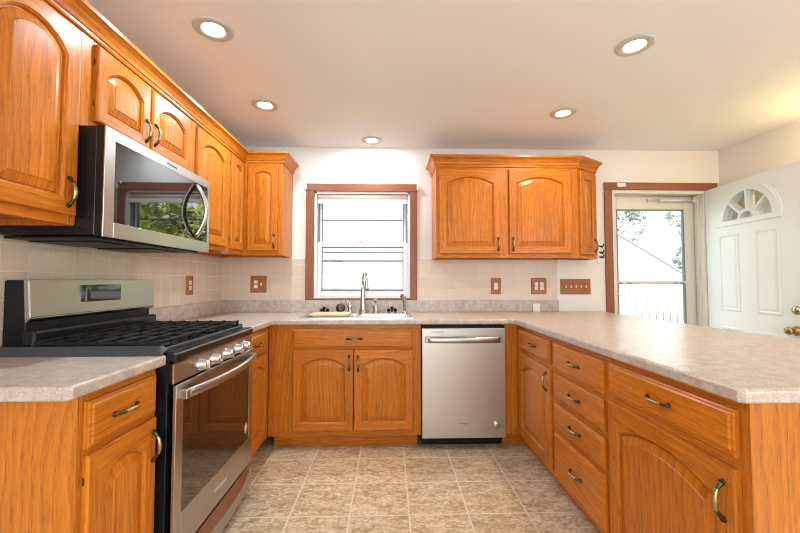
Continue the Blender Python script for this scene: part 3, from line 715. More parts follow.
# ------------------------------------------------------------------ countertops
CZ0, CZ1 = 0.876, 0.914
def bull(co, e):
    d = e.verts[0].co - e.verts[1].co
    return abs(d.z) < 1e-4
bm = nb()
poly = [(0.008, -1.096), (0.645, -1.096), (0.645, -0.645), (2.339, -0.645), (2.339, -2.328), (2.351, -2.340), (3.345, -2.340), (3.345, -0.008), (0.008, -0.008)]
def edge_sel(co, e):
    d = e.verts[0].co - e.verts[1].co
    if abs(d.z) > 1e-4: return False
    return co.y < -0.05 and co.x > 0.05
prism(bm, poly, CZ0, CZ1, 'h', bev=0.010, bevsel=edge_sel, seg=4)
counter = build('countertop', bm, LAM)
b = nb(); box(b, 0.822, -0.545, 0.8, 1.610, -0.155, 1.0, bev=0.0); boolean_cut(counter, [build('cutter', b, LAM)])
tag(counter, 'speckled beige laminate countertop wrapping the corner, sink and peninsula', 'countertop')
bm = nb(); box(bm, 0.0075, -1.094, CZ1, 0.027, -0.0275, 1.0155, 'd', 0.003); box(bm, 0.0075, -0.0275, CZ1, 2.952, -0.0075, 1.0155, 'h', 0.003); build('backsplash', bm, LAM, counter)
bm = nb(); poly = [(0.008, -2.276), (0.632, -2.276), (0.645, -2.263), (0.645, -1.866), (0.008, -1.866)]
prism(bm, poly, CZ0, CZ1, 'h', bev=0.010, bevsel=lambda co, e: edge_sel(co, e) and co.y < -1.87, seg=4)
c2 = tag(build('countertop', bm, LAM), 'short piece of speckled beige laminate countertop at the near left', 'countertop')
bm = nb(); box(bm, 0.0075, -2.270, CZ1, 0.027, -1.868, 1.0155, 'd', 0.003); build('backsplash', bm, LAM, c2)

# ------------------------------------------------------------------ gas range (local frame as a cabinet, front at x=0.67)
RF = 0.668
rg = thing('gas_range', 'stainless steel and black gas range with five knobs between the left cabinets', 'range', (RF, -1.860, 0), PI/2); RW = 0.760
bm = nb(); box(bm, 0.002, 0.02, 0.02, RW-0.002, RF-0.012, 0.885, bev=0.003)
for x in (0.05, RW-0.05):
    for y in (0.08, RF-0.06): lathe(bm, [(0.018, 0.0), (0.018, 0.02)], Matrix.Translation((x, y, 0)), 12)
build('body', bm, BLACK, rg)
bm = nb(); box(bm, 0.0, 0.045, 0.8865, RW, RF-0.13, 0.920, bev=0.004); box(bm, 0.0, -0.012, 0.880, RW, 0.055, 0.921, bev=0.011, seg=4)
box(bm, 0.02, RF-0.150, 0.905, RW-0.02, RF-0.100, 1.000, bev=0.012, seg=4)
ct = build('cooktop', bm, BLACK, rg)
bm = nb()
for a in [(0.0, 0.048, 0.012, RF-0.13), (RW-0.012, 0.048, RW, RF-0.13)]: box(bm, a[0], a[1], 0.9205, a[2], a[3], 0.940, bev=0.003)
box(bm, 0.012, 0.046, 0.9205, RW-0.012, 0.056, 0.934, bev=0.003)
build('cooktop_rim', bm, SILICONE, ct)
cp = None
bm = nb(); box(bm, 0.0, 0.004, 0.806, RW, 0.05, 0.8795, 'h', 0.002); build('panel_housing', bm, BLACK, rg)
bm = nb(); box(bm, 0.0, -0.003, 0.806, RW, 0.004, 0.879, 'h', 0.001, seg=1); build('control_panel', bm, STEEL, rg)
for yk in (-1.678, -1.563, -1.440, -1.318, -1.222):
    bm = nb(); M = Matrix.Translation((0, 0, 0)) @ R_
    lathe(bm, [(0.027, 0.0), (0.027, 0.005), (0.0225, 0.007), (0.021, 0.034), (0.018, 0.037), (0.0, 0.037)], M, 28); box(bm, -0.0045, -0.046, -0.0215, 0.0045, -0.030, 0.0215, bev=0.002)
    build('knob', bm, CHROME, rg, (yk+1.860, -0.0025, 0.838))
od = None
bm = nb(); dz0, dz1 = 0.172, 0.800; wx0, wx1, wz0, wz1 = 0.052, RW-0.052, 0.315, 0.735
for a in [(0.002, dz0, wx0, dz1), (wx1, dz0, RW-0.002, dz1), (wx0, wz1, wx1, dz1), (wx0, dz0, wx1, wz0)]: box(bm, a[0], -0.012, a[1], a[2], 0.000, a[3], 'h', 0.0015, seg=1)
od = build('oven_door', bm, STEEL, rg)
bm = nb(); box(bm, wx0, -0.010, wz0, wx1, 0.010, wz1); build('oven_window', bm, OGLASS, od)
bm = nb(); N = 18; pts = [(0.030+(RW-0.06)*i/N, -0.030-0.040*(1-abs(2*i/N-1)**2.2), 0.762) for i in range(N+1)]
tube(bm, pts, 0.0185, 12, flat=0.55, ref=(0, 1, 0))
for x in (0.030, RW-0.030): box(bm, x-0.012, -0.044, 0.745, x+0.012, -0.010, 0.779, bev=0.004)
build('handle', bm, STEEL, od)
bm = nb(); Me = Matrix.Translation((0.672, -0.0122, 0.385)) @ Matrix.Diagonal((1.0, 1.0, 1.35, 1.0)) @ R_; lathe(bm, [(0.022, 0.0), (0.022, 0.0008)], Me, 24); build('round_sticker', bm, COPPER, od)
bm = nb(); Me = Matrix.Translation((0.672, -0.0130, 0.385)) @ Matrix.Diagonal((1.0, 1.0, 1.35, 1.0)) @ R_; lathe(bm, [(0.013, 0.0), (0.013, 0.0004)], Me, 20); build('sticker_mark', bm, SILVER, od)
text('brand_lettering', 'Whirlpool', 0.028, SILVER, od, (RW/2, -0.0125, 0.242), (PI/2, 0, 0))
bm = nb(); N = 14; vs = []; fs = []
for i in range(N+1):
    x = 0.004+(RW-0.008)*i/N; bow = 0.030*(1-abs(2*i/N-1)**2.0)
    vs += [(x, -0.006-bow*0.2, 0.030), (x, -0.010-bow, 0.060), (x, -0.010-bow, 0.118), (x, -0.006, 0.155), (x, 0.018, 0.155), (x, 0.018, 0.030)]
for i in range(N):
    for j in range(6): fs.append((6*i+j, 6*i+(j+1) % 6, 6*i+6+(j+1) % 6, 6*i+6+j))
fs += [(0,1,2,3,4,5)[::-1], tuple(6*N+j for j in range(6))]
put(bm, vs, fs, g='h'); build('warming_drawer', bm, STEEL, rg)
# back guard
bx, bX = 0.034, RW+0.010; by1 = RF-0.010; by0 = RF-0.118
bm = nb(); box(bm, 0.042, by0+0.022, 0.90, RW-0.001, by1, 1.188, bev=0.006, mat=0); build('backguard_housing', bm, BLACK_MATTE, rg)
bm = nb(); t = nb(); put(t, [(bx, by0, 1.045), (bX, by0, 1.045), (bX, by0+0.022, 1.025), (bx, by0+0.022, 1.025), (bx, by0+0.010, 1.190), (bX, by0+0.010, 1.190), (bX, by0+0.032, 1.192), (bx, by0+0.032, 1.192)], [(0,3,2,1),(4,5,6,7),(0,1,5,4),(1,2,6,5),(2,3,7,6),(3,0,4,7)], g='h')
bmesh.ops.bevel(t, geom=t.edges[:], offset=0.004, segments=2, affect='EDGES'); merge(bm, t)
bg = build('backguard', bm, STEEL, rg)
bm = nb(); box(bm, 0.262, by0-0.001, 1.092, 0.502, by0+0.012, 1.168, M=Matrix.Translation((0, 0.0035, 0)), bev=0.001); build('display', bm, DGLASS, bg)
# burners
for i, (x, y, r) in enumerate([(0.165, 0.175, 0.048), (0.165, 0.430, 0.040), (0.38, 0.300, 0.052), (0.595, 0.175, 0.044), (0.595, 0.430, 0.036)]):
    bm = nb(); lathe(bm, [(r*1.25, 0), (r*1.25, 0.004), (r*1.05, 0.010), (r, 0.010)], None, 24); bo = build('burner', bm, IRON, rg, (x, y, 0.9205))
    bm = nb(); lathe(bm, [(r*0.95, 0.010), (r, 0.013), (r*0.96, 0.019), (0, 0.021)], None, 24); build('burner_cap', bm, IRON, bo)
for k in range(3):
    x0 = 0.018 + k*0.2435; x1 = x0+0.237; y0g, y1g = 0.062, 0.520; zt = 0.962; h = 0.013
    bm = nb()
    for x in (x0, x1-0.014): box(bm, x, y0g, zt-h-0.004, x+0.014, y1g, zt-0.004, bev=0.003)
    for i in range(7):
        y = y0g + (y1g-y0g-0.012)*i/6; box(bm, x0, y, zt-h, x1, y+0.012, zt, bev=0.003)
    xm = (x0+x1)/2; box(bm, xm-0.006, y0g, zt-h, xm+0.006, y1g, zt, bev=0.003)
    for x in (x0+0.002, x1-0.014):
        for y in (y0g+0.002, (y0g+y1g)/2-0.006, y1g-0.014): box(bm, x, y, 0.9202, x+0.012, y+0.012, zt-0.008, bev=0.002)
    build('grate', bm, IRON, rg)
# strip bridging the gap between counter edge and cooktop
bm = nb(); pr = [(-1.889, 0.9146), (-1.886, 0.9146), (-1.8625, 0.9415), (-1.845, 0.9415), (-1.845, 0.9445), (-1.864, 0.9445)]; n = len(pr); xs_ = [0.032, 0.600, 0.622, 0.640]; dz_ = [0, 0, 0, -0.014]
vs = [(x, y, max(z+(d if z > 0.93 else 0), 0.9150 if z < 0.93 else 0.0)) for x, d in zip(xs_, dz_) for y, z in pr]; fs = [(k*n+i, k*n+(i+1) % n, (k+1)*n+(i+1) % n, (k+1)*n+i) for k in range(3) for i in range(n)]
put(bm, vs, fs + [tuple(range(n))[::-1], tuple(3*n+i for i in range(n))]); tag(build('gap_cover', bm, SILICONE), 'dark grey silicone strip bridging the gap between near counter edge and range', 'strip')

# ------------------------------------------------------------------ microwave
MF = 0.405
mw = thing('microwave', 'stainless steel over the range microwave with a bowed handle, under the short cabinet', 'microwave', (MF, -1.867, 0), PI/2); MWW = 0.797; mz0, mz1 = 1.349, 1.765; MWB = 0.765
bm = nb(); box(bm, 0.001, 0.032, mz0+0.006, MWB, MF-0.01, mz1-0.001, bev=0.003)
build('housing', bm, BLACK, mw)
bm = nb(); box(bm, 0.02, 0.035, mz0-0.006, MWB-0.02, MF-0.03, mz0+0.004, bev=0.004)
for x in (0.10, 0.44): box(bm, x, 0.09, mz0-0.011, x+0.22, 0.36, mz0-0.005, bev=0.003)
build('vent_grille', bm, BLACK_MATTE, mw)
gx0_, gx1_, gz0_, gz1_ = 0.052, MWW-0.024, 1.408, 1.722
bm = nb()
for a in [(0, mz0, gx0_, mz1), (gx1_, mz0, MWW, mz1), (gx0_, gz1_, gx1_, mz1), (gx0_, mz0, gx1_, gz0_)]: box(bm, a[0], 0, a[1], a[2], 0.006, a[3], 'h', 0.0012, seg=1)
md = build('door', bm, STEEL, mw)
bm = nb(); box(bm, 0.001, 0.0065, mz0+0.001, MWW-0.001, 0.031, mz1-0.001); build('door_back', bm, BLACK, md)
bm = nb(); box(bm, gx0_, 0.0015, gz0_, gx1_, 0.0062, gz1_); build('glass', bm, DGLASS, md)
bm = nb(); N = 20; pts = [(0.640, -0.004-0.055*math.sin(PI*i/N)**0.85, 1.424+0.280*i/N) for i in range(N+1)]
tube(bm, pts, [0.016]*(N+1), 12, flat=0.7); build('handle', bm, STRAP, md)
bm = nb(); Mk = Matrix.Translation((0.085, 0.0015, 1.572)) @ R_; lathe(bm, [(0.006, 0), (0.006, 0.001)], Mk, 16); build('indicator_dot', bm, GREYPRINT, md)
text('brand_lettering', 'Whirlpool', 0.020, GREYPRINT, md, (0.42, -0.0004, 1.744), (PI/2, 0, 0))
# ------------------------------------------------------------------ dishwasher
dw = thing('dishwasher', 'stainless steel dishwasher with a bar handle between sink cabinet and peninsula', 'dishwasher', (1.688, -0.640, 0)); DWW = 0.592
bm = nb(); box(bm, 0.004, 0.03, 0.085, DWW-0.004, 0.60, 0.868); box(bm, 0.004, 0.121, 0.0, DWW-0.004, 0.60, 0.084); box(bm, 0.002, 0.008, 0.846, DWW-0.002, 0.03, 0.866, bev=0.003); build('tub_housing', bm, BLACK_MATTE, dw)
bm = nb(); box(bm, 0.006, 0.105, 0.0, DWW-0.006, 0.12, 0.10, bev=0.003); build('kick_plate', bm, BLACK_MATTE, dw)
bm = nb(); box(bm, 0.0, 0.0, 0.086, DWW, 0.026, 0.850, 'v', 0.004); dd = build('door', bm, STEEL_V, dw)
bm = nb(); N = 16; pts = [(0.030+(DWW-0.06)*i/N, -0.016-0.026*(1-abs(2*i/N-1)**2.4), 0.772) for i in range(N+1)]
tube(bm, pts, 0.021, 12, flat=0.45, ref=(0, 1, 0))
for x in (0.032, DWW-0.032): box(bm, x-0.010, -0.028, 0.753, x+0.010, 0.002, 0.791, bev=0.004)
build('handle', bm, STEEL, dd)
text('brand_lettering', 'Whirlpool', 0.015, DARKPRINT, dd, (0.292, -0.0004, 0.187), (PI/2, 0, 0))
bm = nb(); box(bm, 0.068, -0.0006, 0.822, 0.152, 0.001, 0.827); build('indicator_mark', bm, DARKPRINT, dd)
bm = nb(); Mk = Matrix.Translation((0.525, 0.0, 0.176)) @ R_; lathe(bm, [(0.029, 0), (0.029, 0.0008)], Mk, 28); build('round_sticker', bm, SILVER, dd)
bm = nb(); pts = [(0.525+0.0245*math.cos(a), -0.0010, 0.176+0.0245*math.sin(a)) for a in [2*PI*k/28 for k in range(28)]]; tube(bm, pts, 0.0014, 6, closed=True)
pts = [(0.525+(0.003+0.011*k/26)*math.cos(0.6+k*0.26), -0.0010, 0.176+(0.003+0.011*k/26)*math.sin(0.6+k*0.26)) for k in range(24)]; tube(bm, pts, 0.0026, 6)
build('sticker_mark', bm, GREYPRINT, dd)

# ------------------------------------------------------------------ sink and what stands on it
sk = thing('sink', 'stainless steel double bowl sink set in the counter under the window', 'sink', (0, 0, 0))
bm = nb(); sx0, sx1, sy0, sy1 = 0.805, 1.632, -0.570, -0.118; zt = 0.9190
bowls = [(0.842, 1.200, -0.530, -0.205), (1.232, 1.592, -0.530, -0.205)]
ys = [sy0, -0.530, -0.205, sy1]; xs = [sx0, 0.842, 1.200, 1.232, 1.592, sx1]
for i in range(5):
    for j in range(3):
        if j == 1 and i in (1, 3): continue
        box(bm, xs[i], ys[j], 0.9142, xs[i+1], ys[j+1], zt)
bmesh.ops.remove_doubles(bm, verts=bm.verts[:], dist=1e-5)
build('rim', bm, STEEL_SINK, sk)
for x0, x1, y0, y1 in bowls:
    bm = nb(); t = 0.002; zb = 0.735; ins = 0.018
    ring = [(0, zt-0.001), (0.003, zt-0.008), (0.008, 0.80), (ins, zb+0.01), (ins+0.02, zb)]; vs = []; fs = []
    for d, z in ring: vs += [(x0+d, y0+d, z), (x1-d, y0+d, z), (x1-d, y1-d, z), (x0+d, y1-d, z)]
    for k in range(len(ring)-1):
        for j in range(4): fs.append((4*k+j, 4*k+(j+1) % 4, 4*k+4+(j+1) % 4, 4*k+4+j))
    fs.append(tuple(4*(len(ring)-1)+j for j in range(4)))
    put(bm, vs, fs); bw = build('bowl', bm, STEEL_SINK, sk, recalc=False)
    bm = nb(); lathe(bm, [(0.042, zb+0.0005), (0.042, zb+0.003), (0.030, zb+0.002), (0, zb+0.001)], Matrix.Translation(((x0+x1)/2, (y0+y1)/2, 0)), 24); build('drain', bm, CHROME, bw)
DZ = zt + 0.0003
fa = thing('faucet', 'tall brushed nickel pull down faucet at the middle of the sink', 'faucet', (1.238, -0.155, DZ), 0.30)
bm = nb(); lathe(bm, [(0.036, 0), (0.036, 0.006), (0.031, 0.014), (0.027, 0.040), (0.022, 0.110), (0.0165, 0.200), (0.0125, 0.235)], None, 24); build('column', bm, NICKEL, fa)
bm = nb(); pts = [(0, 0, 0.20), (0, 0, 0.27)]; R2 = 0.062
pts += [(0, -R2+R2*math.cos(a), 0.275+R2*math.sin(a)) for a in [PI*k/12 for k in range(13)]]
tube(bm, pts, 0.0105, 14); build('spout', bm, NICKEL, fa)
bm = nb(); lathe(bm, [(0.010, 0), (0.016, -0.02), (0.019, -0.075), (0.017, -0.085), (0, -0.085)][::-1], Matrix.Translation((0, -2*R2, 0.278)), 20); build('spray_head', bm, NICKEL, fa)
fh = thing('lever_valve', 'brushed nickel lever valve on the sink left of the faucet', 'valve', (1.128, -0.155, DZ))
bm = nb(); lathe(bm, [(0.026, 0), (0.026, 0.005), (0.017, 0.014), (0.016, 0.035), (0.021, 0.048), (0.016, 0.062), (0.008, 0.070), (0.010, 0.078), (0.006, 0.086), (0, 0.087)], None, 20); build('valve_body', bm, NICKEL, fh)
bm = nb(); tube(bm, [(0, 0, 0.050), (-0.02, -0.006, 0.080), (-0.030, -0.008, 0.108)], [0.006, 0.0055, 0.008], 10); build('lever', bm, NICKEL, fh)
so = thing('soap_dispenser', 'brushed nickel soap dispenser on the sink right of the faucet', 'dispenser', (1.342, -0.155, DZ))
bm = nb(); lathe(bm, [(0.030, 0), (0.030, 0.006), (0.023, 0.016), (0.025, 0.060), (0.018, 0.074), (0.010, 0.078), (0.009, 0.094)], None, 20); build('bottle_neck', bm, NICKEL, so)
bm = nb(); lathe(bm, [(0.015, 0.092), (0.018, 0.102), (0.014, 0.114), (0, 0.118)], None, 20); tube(bm, [(0, 0, 0.106), (0, -0.045, 0.108), (0, -0.052, 0.098)], 0.005, 8); build('pump_head', bm, NICKEL, so)
sp = thing('side_sprayer', 'brushed nickel side sprayer with a tilted head at the right end of the sink', 'sprayer', (1.585, -0.165, DZ))
bm = nb(); lathe(bm, [(0.024, 0), (0.024, 0.005), (0.015, 0.014), (0.0125, 0.022)], None, 20); build('holder', bm, NICKEL, sp)
bm = nb(); tube(bm, [(0, 0, 0.018), (0.001, 0, 0.070), (-0.002, -0.004, 0.112), (-0.012, -0.014, 0.134), (-0.024, -0.026, 0.138)], [0.013, 0.0145, 0.017, 0.021, 0.019], 12); build('spray_wand', bm, NICKEL, sp)
# cutting board over the left bowl
bm = nb(); prof = []
x0, x1, y0, y1 = 0.855, 1.150, -0.490, -0.235; pl = []
for cx, cy, a0 in ((x1-0.05, y1-0.05, 0), (x0+0.05, y1-0.05, 90), (x0+0.05, y0+0.05, 180), (x1-0.05, y0+0.05, 270)):
    for k in range(7): a = math.radians(a0+15*k); pl.append((cx+0.05*math.cos(a), cy+0.05*math.sin(a)))
prism(bm, pl, DZ, DZ+0.016, 'h', bev=0.004, bevsel=bull, seg=2); tag(build('cutting_board', bm, PALEWOOD), 'pale wood cutting board lying over the left sink bowl', 'cutting board')
def strainer(x, y, lobes, label, nm='drain_stopper', r=0.045, rim=CHROME):
    t = thing(nm, label, 'stopper', (x, y, DZ))
    bm = nb(); lathe(bm, [(r*0.7, 0), (r, 0.006), (r, 0.010), (r*0.8, 0.012), (0, 0.012)], None, 24); build('disc', bm, rim, t)
    bm = nb(); lathe(bm, [(0.009, 0.012), (0.008, 0.026), (0.016, 0.036), (0.013, 0.050), (0, 0.053)], None, 14)
    for k in range(lobes):
        a = 2*PI*k/lobes + 0.3; lathe(bm, [(0.012, 0.012), (0.016, 0.022), (0.011, 0.034), (0, 0.037)], Matrix.Translation((0.028*math.cos(a), 0.028*math.sin(a), 0)), 12)
    build('knob', bm, BLACK_MATTE, t); return t
strainer(0.915, -0.150, 3, 'black lobed sink stopper behind the cutting board', rim=BLACK_MATTE)
strainer(1.480, -0.165, 2, 'chrome sink strainer with black pegs near the side sprayer')
sb = thing('scrub_brush', 'round dark scrub brush leaning by the faucet handle', 'brush', (1.055, -0.175, DZ))
bm = nb(); Mk = Matrix.Translation((0, 0, 0.042)) @ Matrix.Rotation(math.radians(62), 4, 'X'); lathe(bm, [(0.020, -0.016), (0.034, -0.012), (0.040, 0.0), (0.036, 0.010)], Mk, 24); build('brush_head', bm, BLACK_MATTE, sb)
bm = nb(); lathe(bm, [(0.036, 0.0105), (0.033, 0.016), (0.012, 0.020), (0, 0.020)], Mk, 24); build('brush_face', bm, BRONZE, sb)
# ------------------------------------------------------------------ wall plates, small things
def plate(name, label, cat, loc, rz, w, h, kind):
    t = thing(name, label, cat, loc, rz)
    bm = nb(); box(bm, -w/2, -0.009, -h/2, w/2, 0, h/2, 'v', 0.004); build('cover_plate', bm, REDWOOD_P, t)
    def ins(x, z, sx, sz, nm='insert', m=IVORY, d=0.004):
        bm = nb(); box(bm, x-sx/2, -0.009-d, z-sz/2, x+sx/2, -0.006, z+sz/2, bev=0.0015); return build(nm, bm, m, t)
    def slots(o, x, z):
        bm = nb()
        for dx in (-0.006, 0.006): box(bm, x+dx-0.001, -0.0136, z-0.004, x+dx+0.001, -0.0125, z+0.006)
        b2 = build('slot', bm, DARKPRINT, o)
    def duplex(x):
        for z in (-0.020, 0.020): o = ins(x, z, 0.030, 0.030, 'receptacle'); slots(o, x, z)
    if kind == 'duplex': duplex(0)
    if kind == 'combo':
        duplex(-0.022); ins(0.026, 0, 0.010, 0.022, 'toggle', IVORY, 0.012)
    if kind == 'combo2':
        for x in (-0.024, 0.024):
            for z in (-0.018, 0.018): o = ins(x, z, 0.030, 0.030, 'receptacle'); slots(o, x, z)
    if kind == 'rocker':
        for x in (-0.009, 0.009): ins(x, 0, 0.015, 0.062, 'rocker')
    if kind == 'five':
        for k in range(5):
            x = -0.098+0.046*k+0.006; bm = nb(); box(bm, x-0.004, -0.022, -0.010, x+0.004, -0.006, 0.012, bev=0.0015, M=Matrix.Rotation(0.0, 4, 'X')); build('toggle', bm, IVORY, t)
    return t
REDWOOD_P = wood('plate_wood', (0.40, 0.150, 0.055), (0.32, 0.105, 0.035), (0.17, 0.05, 0.02), 0.35)
plate('outlet', 'single wood cover plate with a duplex outlet on the left wall right of the range', 'outlet', (0.0072, -0.530, 1.152), PI/2, 0.090, 0.140, 'duplex')
plate('outlet', 'wide wood cover plate with outlet and toggle under the corner cabinet', 'outlet', (0.324, -0.0072, 1.156), 0, 0.140, 0.145, 'combo')
plate('light_switch', 'narrow wood cover plate with two small rockers under the right wall cabinet', 'switch', (2.397, -0.0072, 1.139), 0, 0.088, 0.142, 'rocker')
plate('outlet', 'wide wood cover plate with four outlet faces under the right wall cabinet', 'outlet', (2.781, -0.0072, 1.139), 0, 0.136, 0.142, 'combo2')
plate('light_switch', 'wide wood plate with five toggle switches on the white wall by the doorway', 'switch', (3.113, -0.0002, 1.133), 0, 0.272, 0.136, 'five')
bm = nb(); box(bm, 2.713, -0.047, 0.9142, 2.775, -0.0285, 0.985, bev=0.004); tag(build('plug_adapter', bm, WHITE), 'small white square block on the counter against the backsplash', 'adapter')
hk = thing('key_hook', 'white wall mounted hook plate with dark metal hooks beside the doorway casing', 'hook', (3.345, -0.0003, 1.44))
bm = nb(); box(bm, -0.030, -0.010, -0.10, 0.026, 0, 0.09, bev=0.003); build('hook_plate', bm, WHITE, hk)
for z in (0.050, -0.005, -0.045):
    bm = nb(); tube(bm, [(0.0, -0.008, z), (0.0, -0.030, z-0.008), (0.006, -0.040, z+0.004), (0.010, -0.042, z+0.022)], [0.005, 0.005, 0.005, 0.007], 8); tube(bm, [(-0.014, -0.010, z+0.004), (0.018, -0.012, z+0.004)], 0.006, 8); build('hook', bm, BRONZE, hk)
bm = nb(); lathe(bm, [(0.030, 1.3920), (0.034, 1.380), (0.034, 1.372)][::-1], Matrix.Translation((0.235, -0.455, 0.017)), 24); tag(build('puck_light', bm, WHITE), 'small round white puck light under the corner wall cabinet', 'light')
# ------------------------------------------------------------------ ceiling lights
def ceiling_light(x, y, label, warm):
    t = thing('ceiling_light', label, 'ceiling light', (x, y, RZ), 0, 'recessed ceiling lights')
    bm = nb(); lathe(bm, [(0.042, 0.028), (0.050, -0.002), (0.056, -0.007), (0.082, -0.006), (0.089, -0.002), (0.089, -0.0003)], None, 36, cap=False); build('trim_ring', bm, TRIM_RING, t, recalc=False)
    bm = nb(); lathe(bm, [(0.0, 0.0045), (0.026, 0.006), (0.038, 0.012), (0.041, 0.024), (0.041, 0.030), (0.0, 0.032)] if not warm else [(0.0, 0.0045), (0.024, 0.006), (0.036, 0.012), (0.039, 0.024), (0.039, 0.030), (0.0, 0.032)], Matrix.Rotation(0, 4, 'X'), 28); build('lamp_lens', bm, BULB_WARM if warm else BULB_COOL, t)
    bm = nb(); lathe(bm, [(0.062, 0.005), (0.0645, 0.06), (0.0, 0.062)], None, 28, cap=False); build('housing', bm, TRIM_RING, t, recalc=False)
    area_light('lamp', (0, 0, -0.0085), (0, 0, 0), 0.066, 0.066, LAMP_WARM if warm else LAMP_COOL, (1.0, 0.88, 0.70) if warm else (0.78, 0.90, 1.0), t, 'DISK')
ceiling_light(*LAMPS[0], 'white recessed ceiling light nearest on the left side, ahead of the short cabinet', False)
ceiling_light(*LAMPS[1], 'white recessed ceiling light near the left corner cabinet', False)
ceiling_light(*LAMPS[2], 'white recessed ceiling light close to the wall above the window', False)
ceiling_light(*LAMPS[3], 'warm recessed ceiling light in front of the right wall cabinet', True)
ceiling_light(*LAMPS[4], 'warm recessed ceiling light over the peninsula, nearest on the right side', True)
# warm wall lamp just past the frame on the right wall
sc = thing('wall_sconce', 'warm wall lamp on the right wall past the open entry door', 'wall lamp', (RX, -1.13, 1.98))
bm = nb(); box(bm, -0.018, -0.06, -0.08, -0.0005, 0.06, 0.08, bev=0.004); build('back_plate', bm, BRASS, sc)
bm = nb(); tube(bm, [(-0.015, 0, -0.03), (-0.08, 0, -0.05), (-0.11, 0, -0.01)], 0.007, 8); build('arm', bm, BRASS, sc)
SHG = simple('sconce_shade_glass', (0.9, 0.85, 0.75), 0.5, emit=(1.0, 0.78, 0.42), estr=5)
bm = nb(); lathe(bm, [(0.03, 0.0), (0.055, 0.05), (0.075, 0.10), (0.073, 0.10), (0.052, 0.052), (0.027, 0.004)], Matrix.Translation((-0.11, 0, -0.01)), 24, cap=False); build('lamp_shade', bm, SHG, sc)
pd = bpy.data.lights.new('lamp', 'POINT'); pd.energy = SCONCE; pd.color = (1.0, 0.66, 0.28); pd.shadow_soft_size = 0.05
po = bpy.data.objects.new('lamp', pd); COL.objects.link(po); po.parent = sc; po.location = (-0.11, 0, 0.15)

# ------------------------------------------------------------------ outside
bm = nb(); box(bm, -30, 0.4, -0.6, 40, 45, -0.45); o = build('lawn', bm, LAWN); tag(o, 'green lawn outside the window', 'lawn', None, 'structure')
hs = thing('neighbour_house', 'white clapboard house seen through the sink window', 'house', (0, 0, 0))
bm = nb(); z = -0.45
while z < 5.0:
    put(bm, [(-8, 5.0, z), (2.5, 5.0, z), (2.5, 5.02, z+0.18), (-8, 5.02, z+0.18), (-8, 5.4, z), (2.5, 5.4, z), (2.5, 5.4, z+0.18), (-8, 5.4, z+0.18)], [(0,3,2,1)[::-1], (4,5,6,7)[::-1], (0,1,5,4), (1,2,6,5), (2,3,7,6), (3,0,4,7)]); z += 0.18
box(bm, -8, 5.4, -0.45, 2.5, 11, 5.0); build('wall', bm, SIDING, hs)
bm = nb(); put(bm, [(-8.4, 4.6, 4.98), (2.9, 4.6, 4.98), (2.9, 8.2, 7.2), (-8.4, 8.2, 7.2), (2.9, 11.6, 4.98), (-8.4, 11.6, 4.98)], [(0,1,2,3), (3,2,4,5), (0,3,5), (1,4,2), (0,5,4,1)]); build('roof', bm, ROOFING, hs)
ga = thing('garage', 'white gabled garage seen through the storm door', 'garage', (0, 0, 0))
bm = nb(); put(bm, [(5.0, 8, -0.45), (10.6, 8, -0.45), (10.6, 8, 1.41), (7.8, 8, 3.06), (5.0, 8, 1.41), (5.0, 13, -0.45), (10.6, 13, -0.45), (10.6, 13, 1.41), (7.8, 13, 3.06), (5.0, 13, 1.41)], [(0,1,2,3,4), (5,6,7,8,9)[::-1], (1,6,7,2), (0,4,9,5)]); build('wall', bm, GREY_SIDING, ga)
bm = nb(); put(bm, [(4.8, 7.985, 1.29), (7.8, 7.985, 3.07), (10.8, 7.985, 1.29), (4.8, 13.1, 1.29), (7.8, 13.1, 3.07), (10.8, 13.1, 1.29), (4.8, 7.985, 1.35), (7.8, 7.985, 3.13), (10.8, 7.985, 1.35), (4.8, 13.1, 1.35), (7.8, 13.1, 3.13), (10.8, 13.1, 1.35)],
    [(0,1,4,3), (1,2,5,4), (6,9,10,7), (7,10,11,8), (0,6,7,1), (1,7,8,2), (3,4,10,9), (4,5,11,10), (0,3,9,6), (2,8,11,5)]); build('roof', bm, GREY_ROOF, ga)
fe = thing('picket_fence', 'white picket fence outside the storm door', 'fence', (5.75, 4.0, -0.45))
bm = nb(); box(bm, 0, 0.02, 0.25, 5.2, 0.05, 0.33); box(bm, 0, 0.02, 0.80, 5.2, 0.05, 0.88); build('rail', bm, GREY_SIDING, fe)
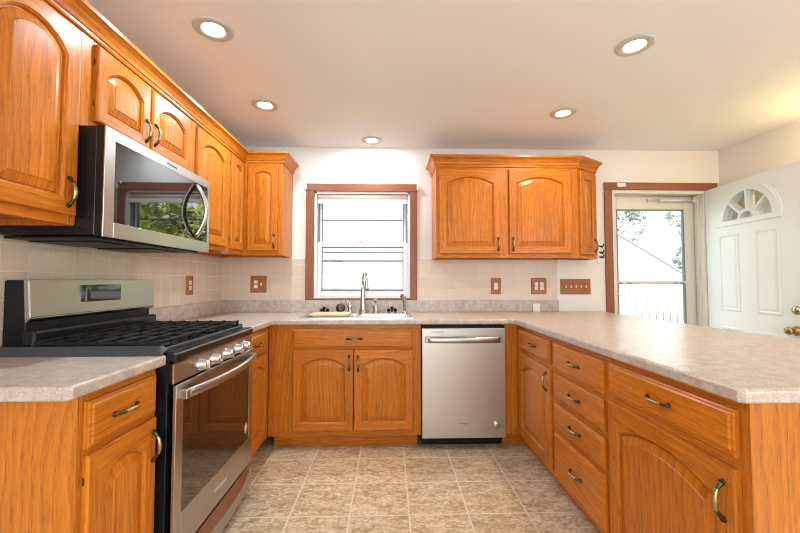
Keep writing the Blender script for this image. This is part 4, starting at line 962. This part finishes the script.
for k in range(36):
    x = 0.02+k*0.145; bm = nb(); put(bm, [(x, 0, 0), (x+0.085, 0, 0), (x+0.085, 0, 0.98), (x+0.0425, 0, 1.04), (x, 0, 0.98), (x, 0.019, 0), (x+0.085, 0.019, 0), (x+0.085, 0.019, 0.98), (x+0.0425, 0.019, 1.04), (x, 0.019, 0.98)], [(0,1,2,3,4), (5,6,7,8,9)[::-1]] + [(i, 5+i, 5+(i+1) % 5, (i+1) % 5) for i in range(5)])
    build('picket', bm, GREY_SIDING, fe)
pf = thing('privacy_fence', 'tall white board fence behind the picket fence', 'fence', (7.0, 6.5, -0.45))
bm = nb(); 
for k in range(40): box(bm, k*0.15, 0, 0, k*0.15+0.145, 0.02, 1.55)
build('board_panel', bm, GREY_SIDING, pf)
def tree(x, y, h, r, label, mat, n=2600, seed=1, leaf=(0.07, 0.13)):
    rnd = random.Random(seed); t = thing('tree', label, 'tree', (x, y, -0.45), 0, 'trees outside')
    bm = nb(); tube(bm, [(0, 0, -0.02), (0.05, 0.03, h*0.35), (0.0, 0.1, h*0.7)], [0.14, 0.10, 0.04], 10); build('trunk', bm, BARK, t)
    bm = nb(); blobs = []
    for k in range(14):
        a = rnd.uniform(0, 2*PI); q = rnd.uniform(0, 0.75)*r; blobs.append(Vector((q*math.cos(a), q*math.sin(a), rnd.uniform(0.16, 0.86)*h)))
    for k in range(n):
        c_ = rnd.choice(blobs); d = Vector((rnd.gauss(0, 1), rnd.gauss(0, 1), rnd.gauss(0, 1))).normalized()*(r*0.5*rnd.uniform(0.5, 1.0)**0.5)
        p = c_+d; 
        if p.z < 0.05: p.z = 0.05
        u = Vector((rnd.gauss(0, 1), rnd.gauss(0, 1), rnd.gauss(0, 1))).normalized(); v = u.orthogonal().normalized(); s = rnd.uniform(*leaf)
        put(bm, [p-u*s, p+v*s*0.5, p+u*s, p-v*s*0.5], [(0, 1, 2, 3)])
    build('foliage', bm, mat, t, recalc=False); return t
tree(3.55, 4.6, 4.3, 0.95, 'bushy yellow green tree just right of the white house', LEAF, 3600, seed=2)
tree(5.75, 5.5, 4.6, 0.85, 'yellow green tree in front of the garage', LEAF, 3600, seed=3)
tree(12.6, 15.2, 6.8, 1.9, 'tall soft green tree just right of the garage', LEAF2, 6000, seed=5, leaf=(0.10, 0.19))
tree(17.3, 14.4, 6.4, 1.6, 'soft green tree farther right of the garage', LEAF2, 6000, seed=6, leaf=(0.10, 0.19))
